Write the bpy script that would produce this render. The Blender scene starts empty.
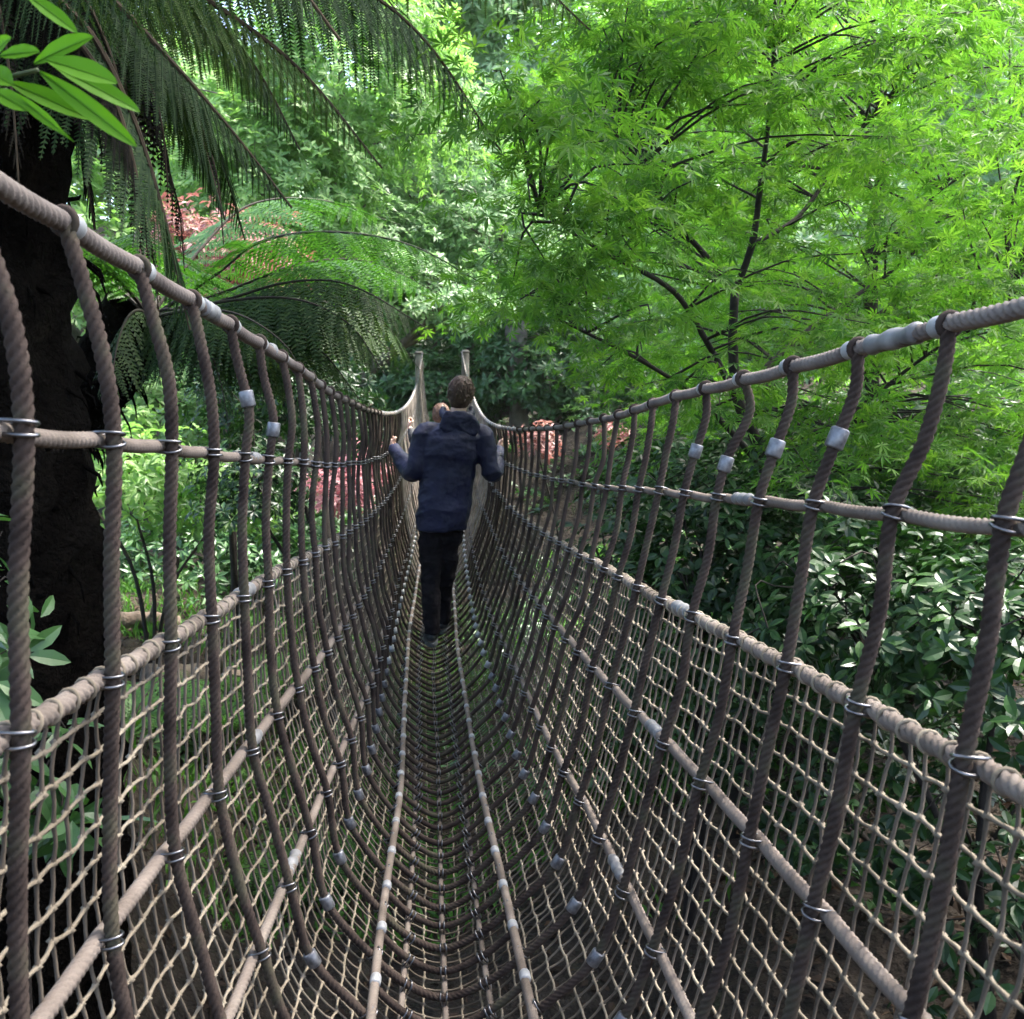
import bpy, math, random
import numpy as np
from mathutils import Vector, noise as mnoise

random.seed(7)
rng = np.random.default_rng(11)
C = bpy.context.scene.collection
PI = math.pi
OZ = 2.6                                   # camera height above the valley floor
F_PX, CX, CY = 950.0, 512.0, 509.5
YAW, PITCH = 0.068907, 0.114757            # camera turned right / tilted down

# ------------------------------------------------------------------ helpers
def V3(*a): return np.array(a, float)

_F = V3(math.sin(YAW)*math.cos(PITCH), math.cos(YAW)*math.cos(PITCH), -math.sin(PITCH))
_R = V3(math.cos(YAW), -math.sin(YAW), 0)
_U = np.cross(_R, _F)

def at(x, y, Y):
    """survey helper: world point at depth Y along the bridge seen in direction (x, y)"""
    d = _F + _R*(x-CX)/F_PX - _U*(y-CY)/F_PX
    p = d*(Y/d[1])
    return V3(p[0], p[1], p[2]+OZ)

class MB:
    """collects vertices and faces, builds ONE mesh object"""
    def __init__(s): s.v = []; s.f = []; s.n = 0; s.m = []
    def add(s, v, faces, mi=0):
        v = np.asarray(v, float).reshape(-1, 3)
        for f in (faces if isinstance(faces, list) else [faces]):
            f = np.asarray(f, np.int64)
            if f.size:
                s.f.append(f + s.n); s.m.append(np.full(len(f), mi, np.int32))
        s.v.append(v); s.n += len(v)
    def build(s, name, mats, parent=None, smooth=True, origin=None):
        me = bpy.data.meshes.new(name)
        v = np.concatenate(s.v) if s.v else np.zeros((0, 3))
        if origin is not None: v = v - np.asarray(origin)
        elif parent is not None: v = v - np.asarray(world_loc(parent))
        me.vertices.add(len(v)); me.vertices.foreach_set('co', v.astype(np.float32).ravel())
        loops = np.concatenate([f.ravel() for f in s.f]).astype(np.int32)
        tot = np.concatenate([np.full(len(f), f.shape[1], np.int32) for f in s.f])
        st = np.concatenate([[0], np.cumsum(tot)[:-1]]).astype(np.int32)
        me.loops.add(len(loops)); me.loops.foreach_set('vertex_index', loops)
        me.polygons.add(len(tot)); me.polygons.foreach_set('loop_start', st)
        me.polygons.foreach_set('loop_total', tot)
        mats = mats if isinstance(mats, (list, tuple)) else [mats]
        for m in mats: me.materials.append(m)
        me.polygons.foreach_set('material_index', np.concatenate(s.m))
        me.polygons.foreach_set('use_smooth', np.full(len(tot), smooth))
        me.update(calc_edges=True); me.validate()
        o = bpy.data.objects.new(name, me); C.objects.link(o)
        if origin is not None: o.location = origin
        if parent is not None: o.parent = parent
        return o

def world_loc(o):
    p = np.zeros(3)
    while o is not None:
        p += np.array(o.location); o = o.parent
    return p

def thing(name, label, cat, loc, group=None):
    o = bpy.data.objects.new(name, None); C.objects.link(o)
    o.empty_display_size = 0.1
    o.location = loc; o['label'] = label; o['category'] = cat
    if group: o['group'] = group
    return o

def tag(o, label=None, cat=None, group=None, kind=None):
    if label: o['label'] = label
    if cat: o['category'] = cat
    if group: o['group'] = group
    if kind: o['kind'] = kind
    return o

def spline(P, n=None, ds=None, per=12):
    """centripetal-like Catmull-Rom through P, resampled evenly"""
    P = np.asarray(P, float)
    A = np.vstack([2*P[0]-P[1], P, 2*P[-1]-P[-2]])
    out = []
    t = np.linspace(0, 1, per, endpoint=False)[:, None]
    for i in range(1, len(A)-2):
        p0, p1, p2, p3 = A[i-1], A[i], A[i+1], A[i+2]
        d1 = max(np.linalg.norm(p2-p1), 1e-6)
        m1 = (p2-p0)*d1/max(np.linalg.norm(p1-p0)+d1, 1e-6)
        m2 = (p3-p1)*d1/max(np.linalg.norm(p3-p2)+d1, 1e-6)
        h = 2*t**3-3*t**2+1
        out.append(h*p1+(t**3-2*t**2+t)*m1+(-2*t**3+3*t**2)*p2+(t**3-t**2)*m2)
    out.append(P[-1:])
    Q = np.vstack(out)
    s = np.concatenate([[0], np.cumsum(np.linalg.norm(np.diff(Q, axis=0), axis=1))])
    if ds: n = max(2, int(s[-1]/ds)+1)
    if n is None: return Q
    u = np.linspace(0, s[-1], n)
    return np.stack([np.interp(u, s, Q[:, k]) for k in range(3)], 1)

def frames(P):
    P = np.asarray(P, float)
    T = np.gradient(P, axis=0); T /= np.linalg.norm(T, axis=1)[:, None]+1e-12
    N = np.zeros_like(P)
    r = V3(0, 0, 1) if abs(T[0][2]) < .9 else V3(1, 0, 0)
    n = r - T[0]*(r@T[0]); n /= np.linalg.norm(n)
    for i in range(len(P)):
        n = n - T[i]*(n@T[i]); n /= np.linalg.norm(n)+1e-12
        N[i] = n
    return T, N, np.cross(T, N)

def tube(mb, P, r, ns=8, lobes=0, lead=.05, amp=.16, caps=True, phase=0., mi=0):
    P = np.asarray(P, float); n = len(P)
    T, N, B = frames(P)
    r = np.broadcast_to(np.asarray(r, float), (n,)) if np.ndim(r) < 2 else r
    th = np.arange(ns)*2*PI/ns
    rr = np.repeat(np.asarray(r)[:, None], ns, 1)
    if lobes:
        s = np.concatenate([[0], np.cumsum(np.linalg.norm(np.diff(P, axis=0), axis=1))])
        seg = np.gradient(s)
        a = np.clip((lead/lobes*.62-seg)/(lead/lobes*.3), 0, 1)[:, None]*amp
        ph = (s/lead*2*PI)[:, None] + phase
        w = np.abs(np.sin(lobes/2*(th[None]-ph)))
        rr = rr*(1 - a*.62*(1-w)**1.25 + a*.14)
    v = P[:, None]+rr[..., None]*(np.cos(th)[None, :, None]*N[:, None]+np.sin(th)[None, :, None]*B[:, None])
    i = np.arange(n-1)[:, None]*ns; j = np.arange(ns)[None]; j2 = (j+1) % ns
    f = np.stack([i+j, i+j2, i+ns+j2, i+ns+j], -1).reshape(-1, 4)
    vv = v.reshape(-1, 3); fl = [f]
    if caps:
        vv = np.vstack([vv, P[0], P[-1]]); a0 = n*ns
        jj = np.arange(ns); k = (jj+1) % ns
        fl.append(np.concatenate([np.stack([np.full(ns, a0), k, jj], 1),
                                  np.stack([np.full(ns, a0+1), (n-1)*ns+jj, (n-1)*ns+k], 1)]))
    mb.add(vv, fl, mi)

def norm(a): return a/(np.linalg.norm(a, axis=-1, keepdims=True)+1e-9)

def fuzz(mb, Q, r, n, reach=.0065):
    """loose fibres standing off a rope"""
    i = rng.integers(1, len(Q)-1, n); T = norm(Q[i+1]-Q[i-1]); o = norm(np.cross(T, rng.normal(0, 1, (n, 3))))
    p = Q[i]+o*r*.95; L = rng.uniform(.25, 1, (n, 1))*reach
    e = p+o*L*.6+T*L*rng.normal(0, .8, (n, 1))+V3(0, 0, -.3)*L
    w = np.cross(o, T)*.00022
    mb.add(np.stack([p-w, p+w, e+w*.5, e-w*.5], 1).reshape(-1, 3), (np.arange(n)*4)[:, None]+np.arange(4)[None])

def ring(mb, c, ax, R, r, n=14, ns=6, R2=None, u=None, mi=0):
    """torus (elliptic when R2) round axis ax at c"""
    ax = np.asarray(ax, float); ax = ax/np.linalg.norm(ax)
    if u is None: u = V3(0, 0, 1) if abs(ax[2]) < .9 else V3(1, 0, 0)
    u = u-ax*(u@ax); u /= np.linalg.norm(u); w = np.cross(ax, u)
    R2 = R2 or R
    a = np.arange(n)*2*PI/n; b = np.arange(ns)*2*PI/ns
    cc = c+np.cos(a)[:, None]*u*R+np.sin(a)[:, None]*w*R2
    rad = np.cos(a)[:, None]*u+np.sin(a)[:, None]*w
    v = cc[:, None]+r*(np.cos(b)[None, :, None]*rad[:, None]+np.sin(b)[None, :, None]*ax)
    i = np.arange(n)[:, None]; j = np.arange(ns)[None]
    f = np.stack([i*ns+j, (i+1) % n*ns+j, (i+1) % n*ns+(j+1) % ns, i*ns+(j+1) % ns], -1).reshape(-1, 4)
    mb.add(v.reshape(-1, 3), f, mi)

def blob(mb, c, rad, n=14, m=9, rot=None, mi=0, fn=None):
    """closed ellipsoid"""
    th = np.linspace(0, PI, m)[1:-1]; ph = np.arange(n)*2*PI/n
    d = np.stack([np.sin(th)[:, None]*np.cos(ph), np.sin(th)[:, None]*np.sin(ph), np.repeat(np.cos(th)[:, None], n, 1)], -1).reshape(-1, 3)
    d = np.vstack([d, [0, 0, 1], [0, 0, -1]])
    v = d*np.asarray(rad, float)
    if fn is not None: v = fn(v, d)
    if rot is not None: v = v@np.asarray(rot).T
    i = np.arange(m-3)[:, None]; j = np.arange(n)[None]; j2 = (j+1) % n
    f = np.stack([i*n+j, (i+1)*n+j, (i+1)*n+j2, i*n+j2], -1).reshape(-1, 4)
    k = (m-2)*n; J = np.arange(n); J2 = (J+1) % n
    t = np.concatenate([np.stack([np.full(n, k), J, J2], 1), np.stack([np.full(n, k+1), (m-3)*n+J2, (m-3)*n+J], 1)])
    mb.add(v+np.asarray(c, float), [f, t], mi)

# ------------------------------------------------------------------ materials
def mat(name):
    m = bpy.data.materials.new(name); m.use_nodes = True
    nt = m.node_tree; nt.nodes.clear()
    o = nt.nodes.new('ShaderNodeOutputMaterial')
    return m, nt, o

def ramp(nt, fac, stops):
    r = nt.nodes.new('ShaderNodeValToRGB')
    e = r.color_ramp.elements
    while len(e) < len(stops): e.new(.5)
    for el, (p, c) in zip(e, stops): el.position = p; el.color = (*c, 1)
    nt.links.new(fac, r.inputs[0]); return r.outputs[0]

def surf(name, stops, scale=8, rough=.8, bump=.3, bscale=60, metallic=0, spec=.3, bdist=.005, detail=6):
    """noise-varied opaque surface"""
    m, nt, o = mat(name); L = nt.links.new
    tc = nt.nodes.new('ShaderNodeTexCoord')
    n = nt.nodes.new('ShaderNodeTexNoise'); n.inputs['Scale'].default_value = scale; n.inputs['Detail'].default_value = detail
    L(tc.outputs['Object'], n.inputs['Vector'])
    p = nt.nodes.new('ShaderNodeBsdfPrincipled')
    L(ramp(nt, n.outputs['Fac'], stops), p.inputs['Base Color'])
    p.inputs['Roughness'].default_value = rough; p.inputs['Metallic'].default_value = metallic
    p.inputs['Specular IOR Level'].default_value = spec
    if bump:
        b = nt.nodes.new('ShaderNodeTexNoise'); b.inputs['Scale'].default_value = bscale; b.inputs['Detail'].default_value = 5
        L(tc.outputs['Object'], b.inputs['Vector'])
        bm = nt.nodes.new('ShaderNodeBump'); bm.inputs['Strength'].default_value = bump; bm.inputs['Distance'].default_value = bdist
        L(b.outputs['Fac'], bm.inputs['Height']); L(bm.outputs[0], p.inputs['Normal'])
    L(p.outputs[0], o.inputs[0]); return m

def leafmat(name, stops, trans=.45, tcol=(1.0, 1.25, .5), rough=.45, spec=.4):
    """leaf: varied per leaf, light passes through"""
    m, nt, o = mat(name); L = nt.links.new
    g = nt.nodes.new('ShaderNodeNewGeometry')
    tc = nt.nodes.new('ShaderNodeTexCoord')
    n = nt.nodes.new('ShaderNodeTexNoise'); n.inputs['Scale'].default_value = 1.3; n.inputs['Detail'].default_value = 2
    L(tc.outputs['Object'], n.inputs['Vector'])
    mx = nt.nodes.new('ShaderNodeMath'); mx.operation = 'MULTIPLY_ADD'
    L(g.outputs['Random Per Island'], mx.inputs[0]); mx.inputs[1].default_value = .6
    ad = nt.nodes.new('ShaderNodeMath'); ad.operation = 'MULTIPLY'; L(n.outputs['Fac'], ad.inputs[0]); ad.inputs[1].default_value = .4
    L(ad.outputs[0], mx.inputs[2])
    col = ramp(nt, mx.outputs[0], stops)
    p = nt.nodes.new('ShaderNodeBsdfPrincipled'); L(col, p.inputs['Base Color'])
    p.inputs['Roughness'].default_value = rough; p.inputs['Specular IOR Level'].default_value = spec
    t = nt.nodes.new('ShaderNodeBsdfTranslucent')
    mc = nt.nodes.new('ShaderNodeMix'); mc.data_type = 'RGBA'; mc.blend_type = 'MULTIPLY'; mc.inputs['Factor'].default_value = 1
    L(col, mc.inputs['A']); mc.inputs['B'].default_value = (*tcol, 1)
    L(mc.outputs['Result'], t.inputs['Color'])
    s = nt.nodes.new('ShaderNodeMixShader'); s.inputs[0].default_value = trans
    L(p.outputs[0], s.inputs[1]); L(t.outputs[0], s.inputs[2]); L(s.outputs[0], o.inputs[0])
    return m

M = {}
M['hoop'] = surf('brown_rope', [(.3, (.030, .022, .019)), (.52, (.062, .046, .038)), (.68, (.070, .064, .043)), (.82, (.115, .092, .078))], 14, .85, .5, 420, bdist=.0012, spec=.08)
M['hoop_sunlit'] = surf('sunlit_rope', [(.3, (.14, .115, .095)), (.55, (.24, .205, .175)), (.8, (.33, .29, .25))], 14, .9, .3, 420, bdist=.001, spec=.08)  # far hoops and foot ropes: brighter sunlight put into a paler rope colour
M['rail'] = surf('tan_rope', [(.3, (.12, .098, .080)), (.55, (.20, .165, .138)), (.8, (.29, .25, .21))], 9, .85, .5, 420, bdist=.0012, spec=.08)
M['toprail'] = surf('weathered_rope', [(.3, (.12, .10, .09)), (.55, (.20, .17, .15)), (.8, (.30, .27, .24))], 9, .85, .5, 420, bdist=.0012, spec=.08)
M['net'] = surf('net_cord', [(.3, (.13, .105, .072)), (.55, (.24, .20, .145)), (.8, (.36, .315, .235))], 5, .85, .3, 300, bdist=.001)
M['net_dark'] = surf('brown_net_cord', [(.3, (.075, .060, .045)), (.55, (.14, .115, .088)), (.8, (.21, .18, .14))], 5, .9, .3, 300, bdist=.001, spec=.1)
M['steel'] = surf('dull_steel', [(.3, (.10, .10, .105)), (.55, (.20, .20, .21)), (.75, (.28, .27, .265))], 60, .34, .1, 80, metallic=1, bdist=.001)
M['alu'] = surf('grey_ferrule', [(.3, (.09, .09, .10)), (.5, (.19, .195, .21)), (.7, (.28, .285, .30))], 70, .45, .12, 160, metallic=.7, bdist=.001)
M['sleeve'] = surf('grey_sleeve', [(.3, (.12, .12, .12)), (.55, (.20, .20, .20)), (.75, (.30, .305, .31))], 25, .55, .2, 70, spec=.4, bdist=.001)
M['collar'] = surf('pale_collar', [(.3, (.24, .245, .25)), (.55, (.36, .365, .37)), (.75, (.46, .465, .47))], 25, .5, .15, 70, metallic=.1, spec=.5, bdist=.001)
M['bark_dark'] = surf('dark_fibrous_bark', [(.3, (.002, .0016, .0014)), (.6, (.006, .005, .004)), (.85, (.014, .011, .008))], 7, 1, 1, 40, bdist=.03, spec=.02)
M['bark'] = surf('maple_bark', [(.3, (.014, .011, .009)), (.6, (.032, .026, .021)), (.85, (.07, .06, .05))], 9, .9, .6, 50, bdist=.01)
M['bark_grey'] = surf('grey_bark', [(.3, (.08, .07, .06)), (.6, (.16, .14, .12)), (.85, (.26, .24, .21))], 6, .9, .6, 30, bdist=.01)
M['rachis'] = surf('fern_stem', [(.3, (.012, .010, .007)), (.7, (.04, .032, .02))], 20, .7, .3, 90)
M['rachis_brown'] = surf('hairy_fern_stem', [(.3, (.03, .021, .012)), (.7, (.08, .056, .03))], 20, .9, .5, 90)
M['twig'] = surf('green_twig', [(.3, (.05, .07, .03)), (.7, (.10, .13, .05))], 20, .6, .2, 90)
M['maple'] = leafmat('maple_leaf', [(.08, (.038, .105, .018)), (.45, (.092, .22, .030)), (.9, (.19, .33, .055))], .55, (1.08, 1.25, .6), .5, .3)
M['maple_lime'] = leafmat('lime_maple_leaf', [(.1, (.085, .20, .030)), (.5, (.16, .33, .045)), (.9, (.26, .45, .075))], .55, (1.05, 1.3, .55), .5, .3)
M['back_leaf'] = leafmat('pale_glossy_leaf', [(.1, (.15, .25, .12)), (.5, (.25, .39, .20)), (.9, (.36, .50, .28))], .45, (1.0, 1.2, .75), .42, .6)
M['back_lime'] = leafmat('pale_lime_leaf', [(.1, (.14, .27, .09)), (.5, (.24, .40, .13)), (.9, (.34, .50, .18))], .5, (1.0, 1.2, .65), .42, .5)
M['camellia'] = leafmat('dark_glossy_leaf', [(.1, (.008, .026, .008)), (.55, (.017, .050, .014)), (.93, (.050, .12, .028))], .2, (1.0, 1.3, .5), .36, .35)
M['undergrowth'] = leafmat('shade_leaf', [(.1, (.030, .085, .028)), (.5, (.055, .135, .042)), (.9, (.09, .19, .055))], .3, (1, 1.25, .5), .35, .5)
M['fern'] = leafmat('fern_leaf', [(.1, (.032, .095, .018)), (.5, (.055, .150, .026)), (.9, (.09, .20, .035))], .4, (1.0, 1.25, .5), .5, .3)
M['fern_dark'] = leafmat('dark_fern_leaf', [(.1, (.012, .034, .009)), (.5, (.030, .068, .018)), (.9, (.065, .11, .03))], .35, (1.1, 1.15, .5), .6, .25)
M['fern_olive'] = leafmat('olive_fern_leaf', [(.1, (.04, .08, .018)), (.5, (.08, .14, .03)), (.9, (.13, .18, .045))], .4, (1.1, 1.15, .5), .6, .25)
M['fern_dead'] = leafmat('dead_fern_leaf', [(.1, (.004, .0035, .0025)), (.6, (.010, .008, .005)), (.9, (.03, .024, .013))], .2, (1.2, 1.0, .6), .8, .15)
M['red_leaf'] = leafmat('pink_red_leaf', [(.1, (.17, .075, .06)), (.4, (.30, .13, .125)), (.7, (.42, .25, .23)), (.9, (.16, .18, .07))], .35, (1.05, .9, .8), .45, .4)
M['pink_flower'] = leafmat('pink_blossom', [(.1, (.42, .13, .15)), (.5, (.58, .27, .30)), (.9, (.70, .50, .50))], .35, (1.05, .9, .9), .5, .3)
M['sprig'] = leafmat('fresh_leaf', [(.1, (.065, .19, .006)), (.5, (.095, .26, .009)), (.9, (.14, .32, .014))], .5, (1.05, 1.2, .3), .45, .25)
M['litter'] = surf('leaf_litter', [(.25, (.008, .006, .004)), (.45, (.022, .016, .011)), (.62, (.045, .034, .023)), (.8, (.02, .032, .012))], 5, .95, 1, 22, bdist=.06, detail=9)
M['grass'] = leafmat('grass_blade', [(.1, (.045, .12, .022)), (.5, (.08, .20, .035)), (.9, (.13, .27, .05))], .35, (1, 1.2, .5), .5, .3)
M['dead_leaf'] = leafmat('fallen_leaf', [(.1, (.016, .010, .006)), (.6, (.045, .028, .018)), (.93, (.10, .06, .03))], .15, (1, .8, .5), .7, .2)
M['log'] = surf('old_log', [(.3, (.10, .075, .055)), (.6, (.22, .17, .13)), (.85, (.34, .28, .22))], 8, .9, .7, 30, bdist=.02)
M['jacket'] = surf('navy_jacket', [(.3, (.005, .006, .023)), (.7, (.012, .014, .048))], 6, .6, .3, 26, spec=.3, bdist=.02)
M['trousers'] = surf('black_trousers', [(.3, (.010, .009, .011)), (.7, (.020, .017, .021))], 6, .95, .3, 24, bdist=.02, spec=.08)
M['shoe'] = surf('dark_shoe', [(.3, (.02, .022, .026)), (.7, (.06, .065, .075))], 20, .5, .1, 60)
M['sole'] = surf('grey_sole', [(.3, (.08, .085, .09)), (.7, (.16, .17, .18))], 20, .7, .1, 60)
M['skin'] = surf('skin', [(.3, (.50, .30, .23)), (.7, (.62, .40, .32))], 12, .5, .1, 90, bdist=.002)
M['hair'] = surf('brown_hair', [(.3, (.035, .020, .014)), (.6, (.085, .050, .036)), (.85, (.14, .09, .07))], 40, .5, .6, 120, bdist=.006)
M['hair_fair'] = surf('fair_hair', [(.3, (.09, .05, .034)), (.7, (.20, .12, .085))], 40, .5, .6, 120, bdist=.006)
M['dark_coat'] = surf('charcoal_coat', [(.3, (.012, .013, .016)), (.7, (.03, .032, .038))], 6, .7, .3, 26, bdist=.02)
M['eye'] = surf('eye_white', [(.3, (.7, .68, .65)), (.7, (.8, .78, .75))], 5, .2, 0)
M['post'] = surf('timber_post', [(.3, (.22, .18, .14)), (.6, (.36, .31, .25)), (.85, (.46, .41, .35))], 6, .85, .6, 30, bdist=.01)

# ------------------------------------------------------------------ terrain
def sstep(x, a, b):
    t = np.clip((x-a)/(b-a), 0, 1); return t*t*(3-2*t)

def ground(X, Y):
    X = np.asarray(X, float); Y = np.asarray(Y, float)
    h = np.zeros(np.broadcast(X, Y).shape)
    h = h + 1.45*sstep(-X, .95, 2.2)*(1-sstep(Y, 3.8, 6.5)) + .75*sstep(-X, .8, 3.2)*sstep(Y, 3.5, 6)
    h = h + .7*sstep(X, 1.0, 3.2)
    h = h + 1.55*sstep(Y, 13.5, 17.8)
    h = h + 1.6*sstep(-Y, -.6, 1.5)
    h = h + 7.0*sstep(Y, 19, 46) + 3.0*sstep(np.abs(X), 8, 24)
    h = h + .07*np.sin(X*2.1+Y*1.3)+.05*np.sin(X*4.7-Y*3.1)+.03*np.sin(X*9+Y*7.3)
    return h

def gz(x, y): return float(ground(x, y))

xs = np.concatenate([-np.geomspace(60, 4, 26), np.linspace(-3.9, 3.9, 79), np.geomspace(4, 60, 26)])
ys = np.concatenate([np.linspace(-12, -1.2, 12), np.linspace(-1, 12, 105), np.linspace(12.3, 80, 60)])
GX, GY = np.meshgrid(xs, ys)
mb = MB()
nx = len(xs); i = np.arange(len(ys)-1)[:, None]*nx; j = np.arange(nx-1)[None]
mb.add(np.stack([GX, GY, ground(GX, GY)], -1).reshape(-1, 3), np.stack([i+j, i+j+1, i+nx+j+1, i+nx+j], -1).reshape(-1, 4))
tag(mb.build('ground', M['litter']), kind='structure')

# ------------------------------------------------------------------ the rope bridge
S = .245                                    # distance between hoops
SLOPE, SAG = -.0835, .0090
YN, YF = -.9, 17.3
KN = V3(-1, 1, 2.4, 3.4, 6.4, 12, 17.5)
#        X at those seven stations                      Z(2.4)  near slope
SEC = [
 ('TL', [-.48, -.449, -.404, -.403, -.384, -.39, -.42],  .106, -.0835),
 ('ML', [-.40, -.401, -.393, -.392, -.41, -.40, -.41], -.150, -.084),
 ('NL', [-.42, -.416, -.404, -.400, -.385, -.38, -.385], -.428, -.067),
 ('LL', [-.46, -.435, -.383, -.366, -.37, -.35, -.36], -.735, -.041),
 ('L2', [-.40, -.366, -.316, -.295, -.325, -.30, -.31], -1.013, -.0134),
 ('FL', [-.15, -.170, -.189, -.196, -.272, -.245, -.25], -1.340, -.068),
 ('SL', [-.08, -.090, -.108, -.115, -.185, -.165, -.17], -1.422, -.075),
 ('CC', [.02, .005, -.020, -.034, -.10, -.085, -.09], -1.461, -.080),
 ('SR', [.15, .125, .076, .050, -.015, -.005, -.01], -1.424, -.075),
 ('FR', [.25, .225, .168, .130, .069, .075, .07], -1.352, -.080),
 ('R2', [.45, .415, .342, .305, .225, .21, .20], -1.056, -.0216),
 ('LR', [.53, .495, .424, .390, .33, .29, .27], -.749, -.053),
 ('NR', [.56, .540, .490, .478, .385, .32, .29], -.483, -.069),
 ('MR', [.60, .573, .543, .530, .405, .34, .30], -.230, -.0714),
 ('TR', [.68, .640, .585, .562, .393, .33, .29],  .010, -.0692)]
IDX = {s[0]: i for i, s in enumerate(SEC)}
SY = np.linspace(YN-.2, YF+.3, 400)
def _xfun(kx):
    P = np.stack([KN, np.array(kx), 0*KN], 1)
    Q = spline(P, per=30)
    return np.interp(SY, Q[:, 0], Q[:, 1])
_X = np.stack([_xfun(s[1]) for s in SEC])
_Z = np.stack([s[2]+np.where(SY < 2.4, s[3], SLOPE)*(SY-2.4)+SAG*np.clip(SY-2.5, 0, None)**2 + (.12*sstep(SY, 8, 17) if s[0] in ('TR', 'MR') else 0) for s in SEC])+OZ
def sec(Y):
    """cross-section of the bridge at Y: 15 points, left handrail to right handrail"""
    return np.stack([[np.interp(Y, SY, _X[i]) for i in range(15)], np.full(15, Y), [np.interp(Y, SY, _Z[i]) for i in range(15)]], 1)
def inward(P):
    T = np.gradient(P, axis=0); T[:, 1] = 0
    T /= np.linalg.norm(T, axis=1)[:, None]
    return np.stack([-T[:, 2], 0*T[:, 0], T[:, 0]], 1)     # towards the inside of the U

bridge = thing('rope_bridge', 'long brown rope footbridge with netted sides sagging across the jungle valley', 'rope bridge', (0, 0, 0))
RAD = dict(TL=.0118, TR=.0112, ML=.0090, MR=.0088, NL=.0112, NR=.0115, LL=.0108, LR=.0105, L2=.0098, R2=.0098,
           FL=.0105, FR=.0105, SL=.0075, CC=.0075, SR=.0075)
# stations along the bridge: fine near, coarse far
yy = [YN]
while yy[-1] < YF:
    y = yy[-1]; yy.append(y+(.0042 if y < 3.4 else .0065 if y < 5.5 else .04))
yy = np.array(yy)
secs_in = {}
def outer(Y):
    P = sec(Y); return P-inward(P)*.019
def lay(key):
    return 0 if key in ('TL', 'TR') else -.017 if key in ('FL', 'FR') else .019
lab = {'TL': 'handrail_rope', 'TR': 'handrail_rope', 'ML': 'middle_rope', 'MR': 'middle_rope', 'NL': 'net_edge_rope', 'NR': 'net_edge_rope',
       'LL': 'side_rope', 'LR': 'side_rope', 'L2': 'side_rope', 'R2': 'side_rope', 'FL': 'floor_edge_rope', 'FR': 'floor_edge_rope',
       'SL': 'floor_rope', 'CC': 'floor_rope', 'SR': 'floor_rope'}
coarse = np.linspace(YN, YF, 160)
Pall = np.stack([sec(y) if True else 0 for y in coarse])            # (160,15,3)
Pin = np.stack([inward(p) for p in Pall])
railobj = {}
def rail_pt(key, Y):
    i = IDX[key]; off = lay(key)
    Q = Pall[:, i]-Pin[:, i]*off
    return V3(np.interp(Y, coarse, Q[:, 0]), Y, np.interp(Y, coarse, Q[:, 2]))
hoopY = [(k+2.8)*S for k in range(-6, 68)]
for key, i, in IDX.items():
    off = lay(key)
    Q = Pall[:, i]-Pin[:, i]*off
    x = np.interp(yy, coarse, Q[:, 0]); z = np.interp(yy, coarse, Q[:, 2])
    # slight scallop between hoops, slight wander
    ph = (yy/S-2.8) % 1
    z = z - .004*np.sin(ph*PI)+.002*np.sin(yy*5+i)
    x = x + .003*np.sin(yy*3.1+i*2)
    P = np.stack([x, yy, z], 1)
    mb = MB()
    tube(mb, P, RAD[key], 20, 4, .058 if RAD[key] > .011 else .050, .80, phase=i)
    m_ = (yy > .5) & (yy < 3.2); fuzz(mb, P[m_], RAD[key], 420)
    # net lashing round the net edge ropes
    if key in ('NL', 'NR'):
        y0 = .4; t = np.linspace(0, 1, 9)
        for yk in np.arange(.3, 5.2, .049):
            c = V3(np.interp(yk, yy, x), yk, np.interp(yk, yy, z))
            ring(mb, c, V3(.25, 1, -.25+random.uniform(-.3, .3)), RAD[key]+.0015, .0030, 12, 5, mi=1)
    railobj[key] = mb.build(lab[key], [M['toprail'] if key in ('TL', 'TR') else M['rail'], M['net']], bridge)

# splice sleeves on the ropes
def sleeve(key, Y, L, n=3, fat=1.25):
    mb = MB(); r = RAD[key]*fat
    t = np.linspace(-.5, .5, 26)
    P = np.stack([rail_pt(key, Y+q*L) for q in t])
    w = 1+.13*np.cos(t*2*PI*n)
    w[0] = w[-1] = .8
    tube(mb, P, r*w, 14)
    mb.build('splice_sleeve', M['sleeve'], railobj[key])
sleeve('TR', 1.315, .135, 2); sleeve('TL', 1.76, .07, 2); sleeve('TL', 2.28, .05, 1)
sleeve('ML', 2.07, .07, 2); sleeve('MR', 1.80, .10, 3); sleeve('NL', 2.0, .10, 2); sleeve('NR', 2.03, .13, 3)
sleeve('LL', 2.0, .07, 1); sleeve('LR', 2.03, .08, 2); sleeve('L2', 2.02, .09, 2); sleeve('R2', 2.03, .10, 3)

def ferrule(P, i, r, h, name, parent, matname='alu'):
    """short metal sleeve pressed round a rope at point i of its path"""
    mb = MB(); T = P[min(i+1, len(P)-1)]-P[max(i-1, 0)]; T /= np.linalg.norm(T)
    q = V3(-.5, -.46, -.42, 0, .42, .46, .5)[:, None]*h*T+P[i]
    tube(mb, q, V3(.80, .95, 1, 1, 1, .95, .80)*r, 14)
    return mb.build(name, M[matname], parent)

FARB, FARC = MB(), MB()      # bindings and collars of the far hoops, too small to tell apart
def binding(mb, c, tan, nrm, rh, rr, side=1):
    """two steel loops that seize a hoop to the rope behind it"""
    for s in (-1, 1):
        tilt = tan+V3(0, random.uniform(-.22, .22)+s*.12, random.uniform(-.2, .2))
        cc = c-nrm*(rr*.62)*(side)+tan*s*(.0055+random.uniform(-.0015, .0015))
        ring(mb, cc, tilt, rh+rr*.80+.002, .0022, 18, 6, rh+.0045, u=nrm)

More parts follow.
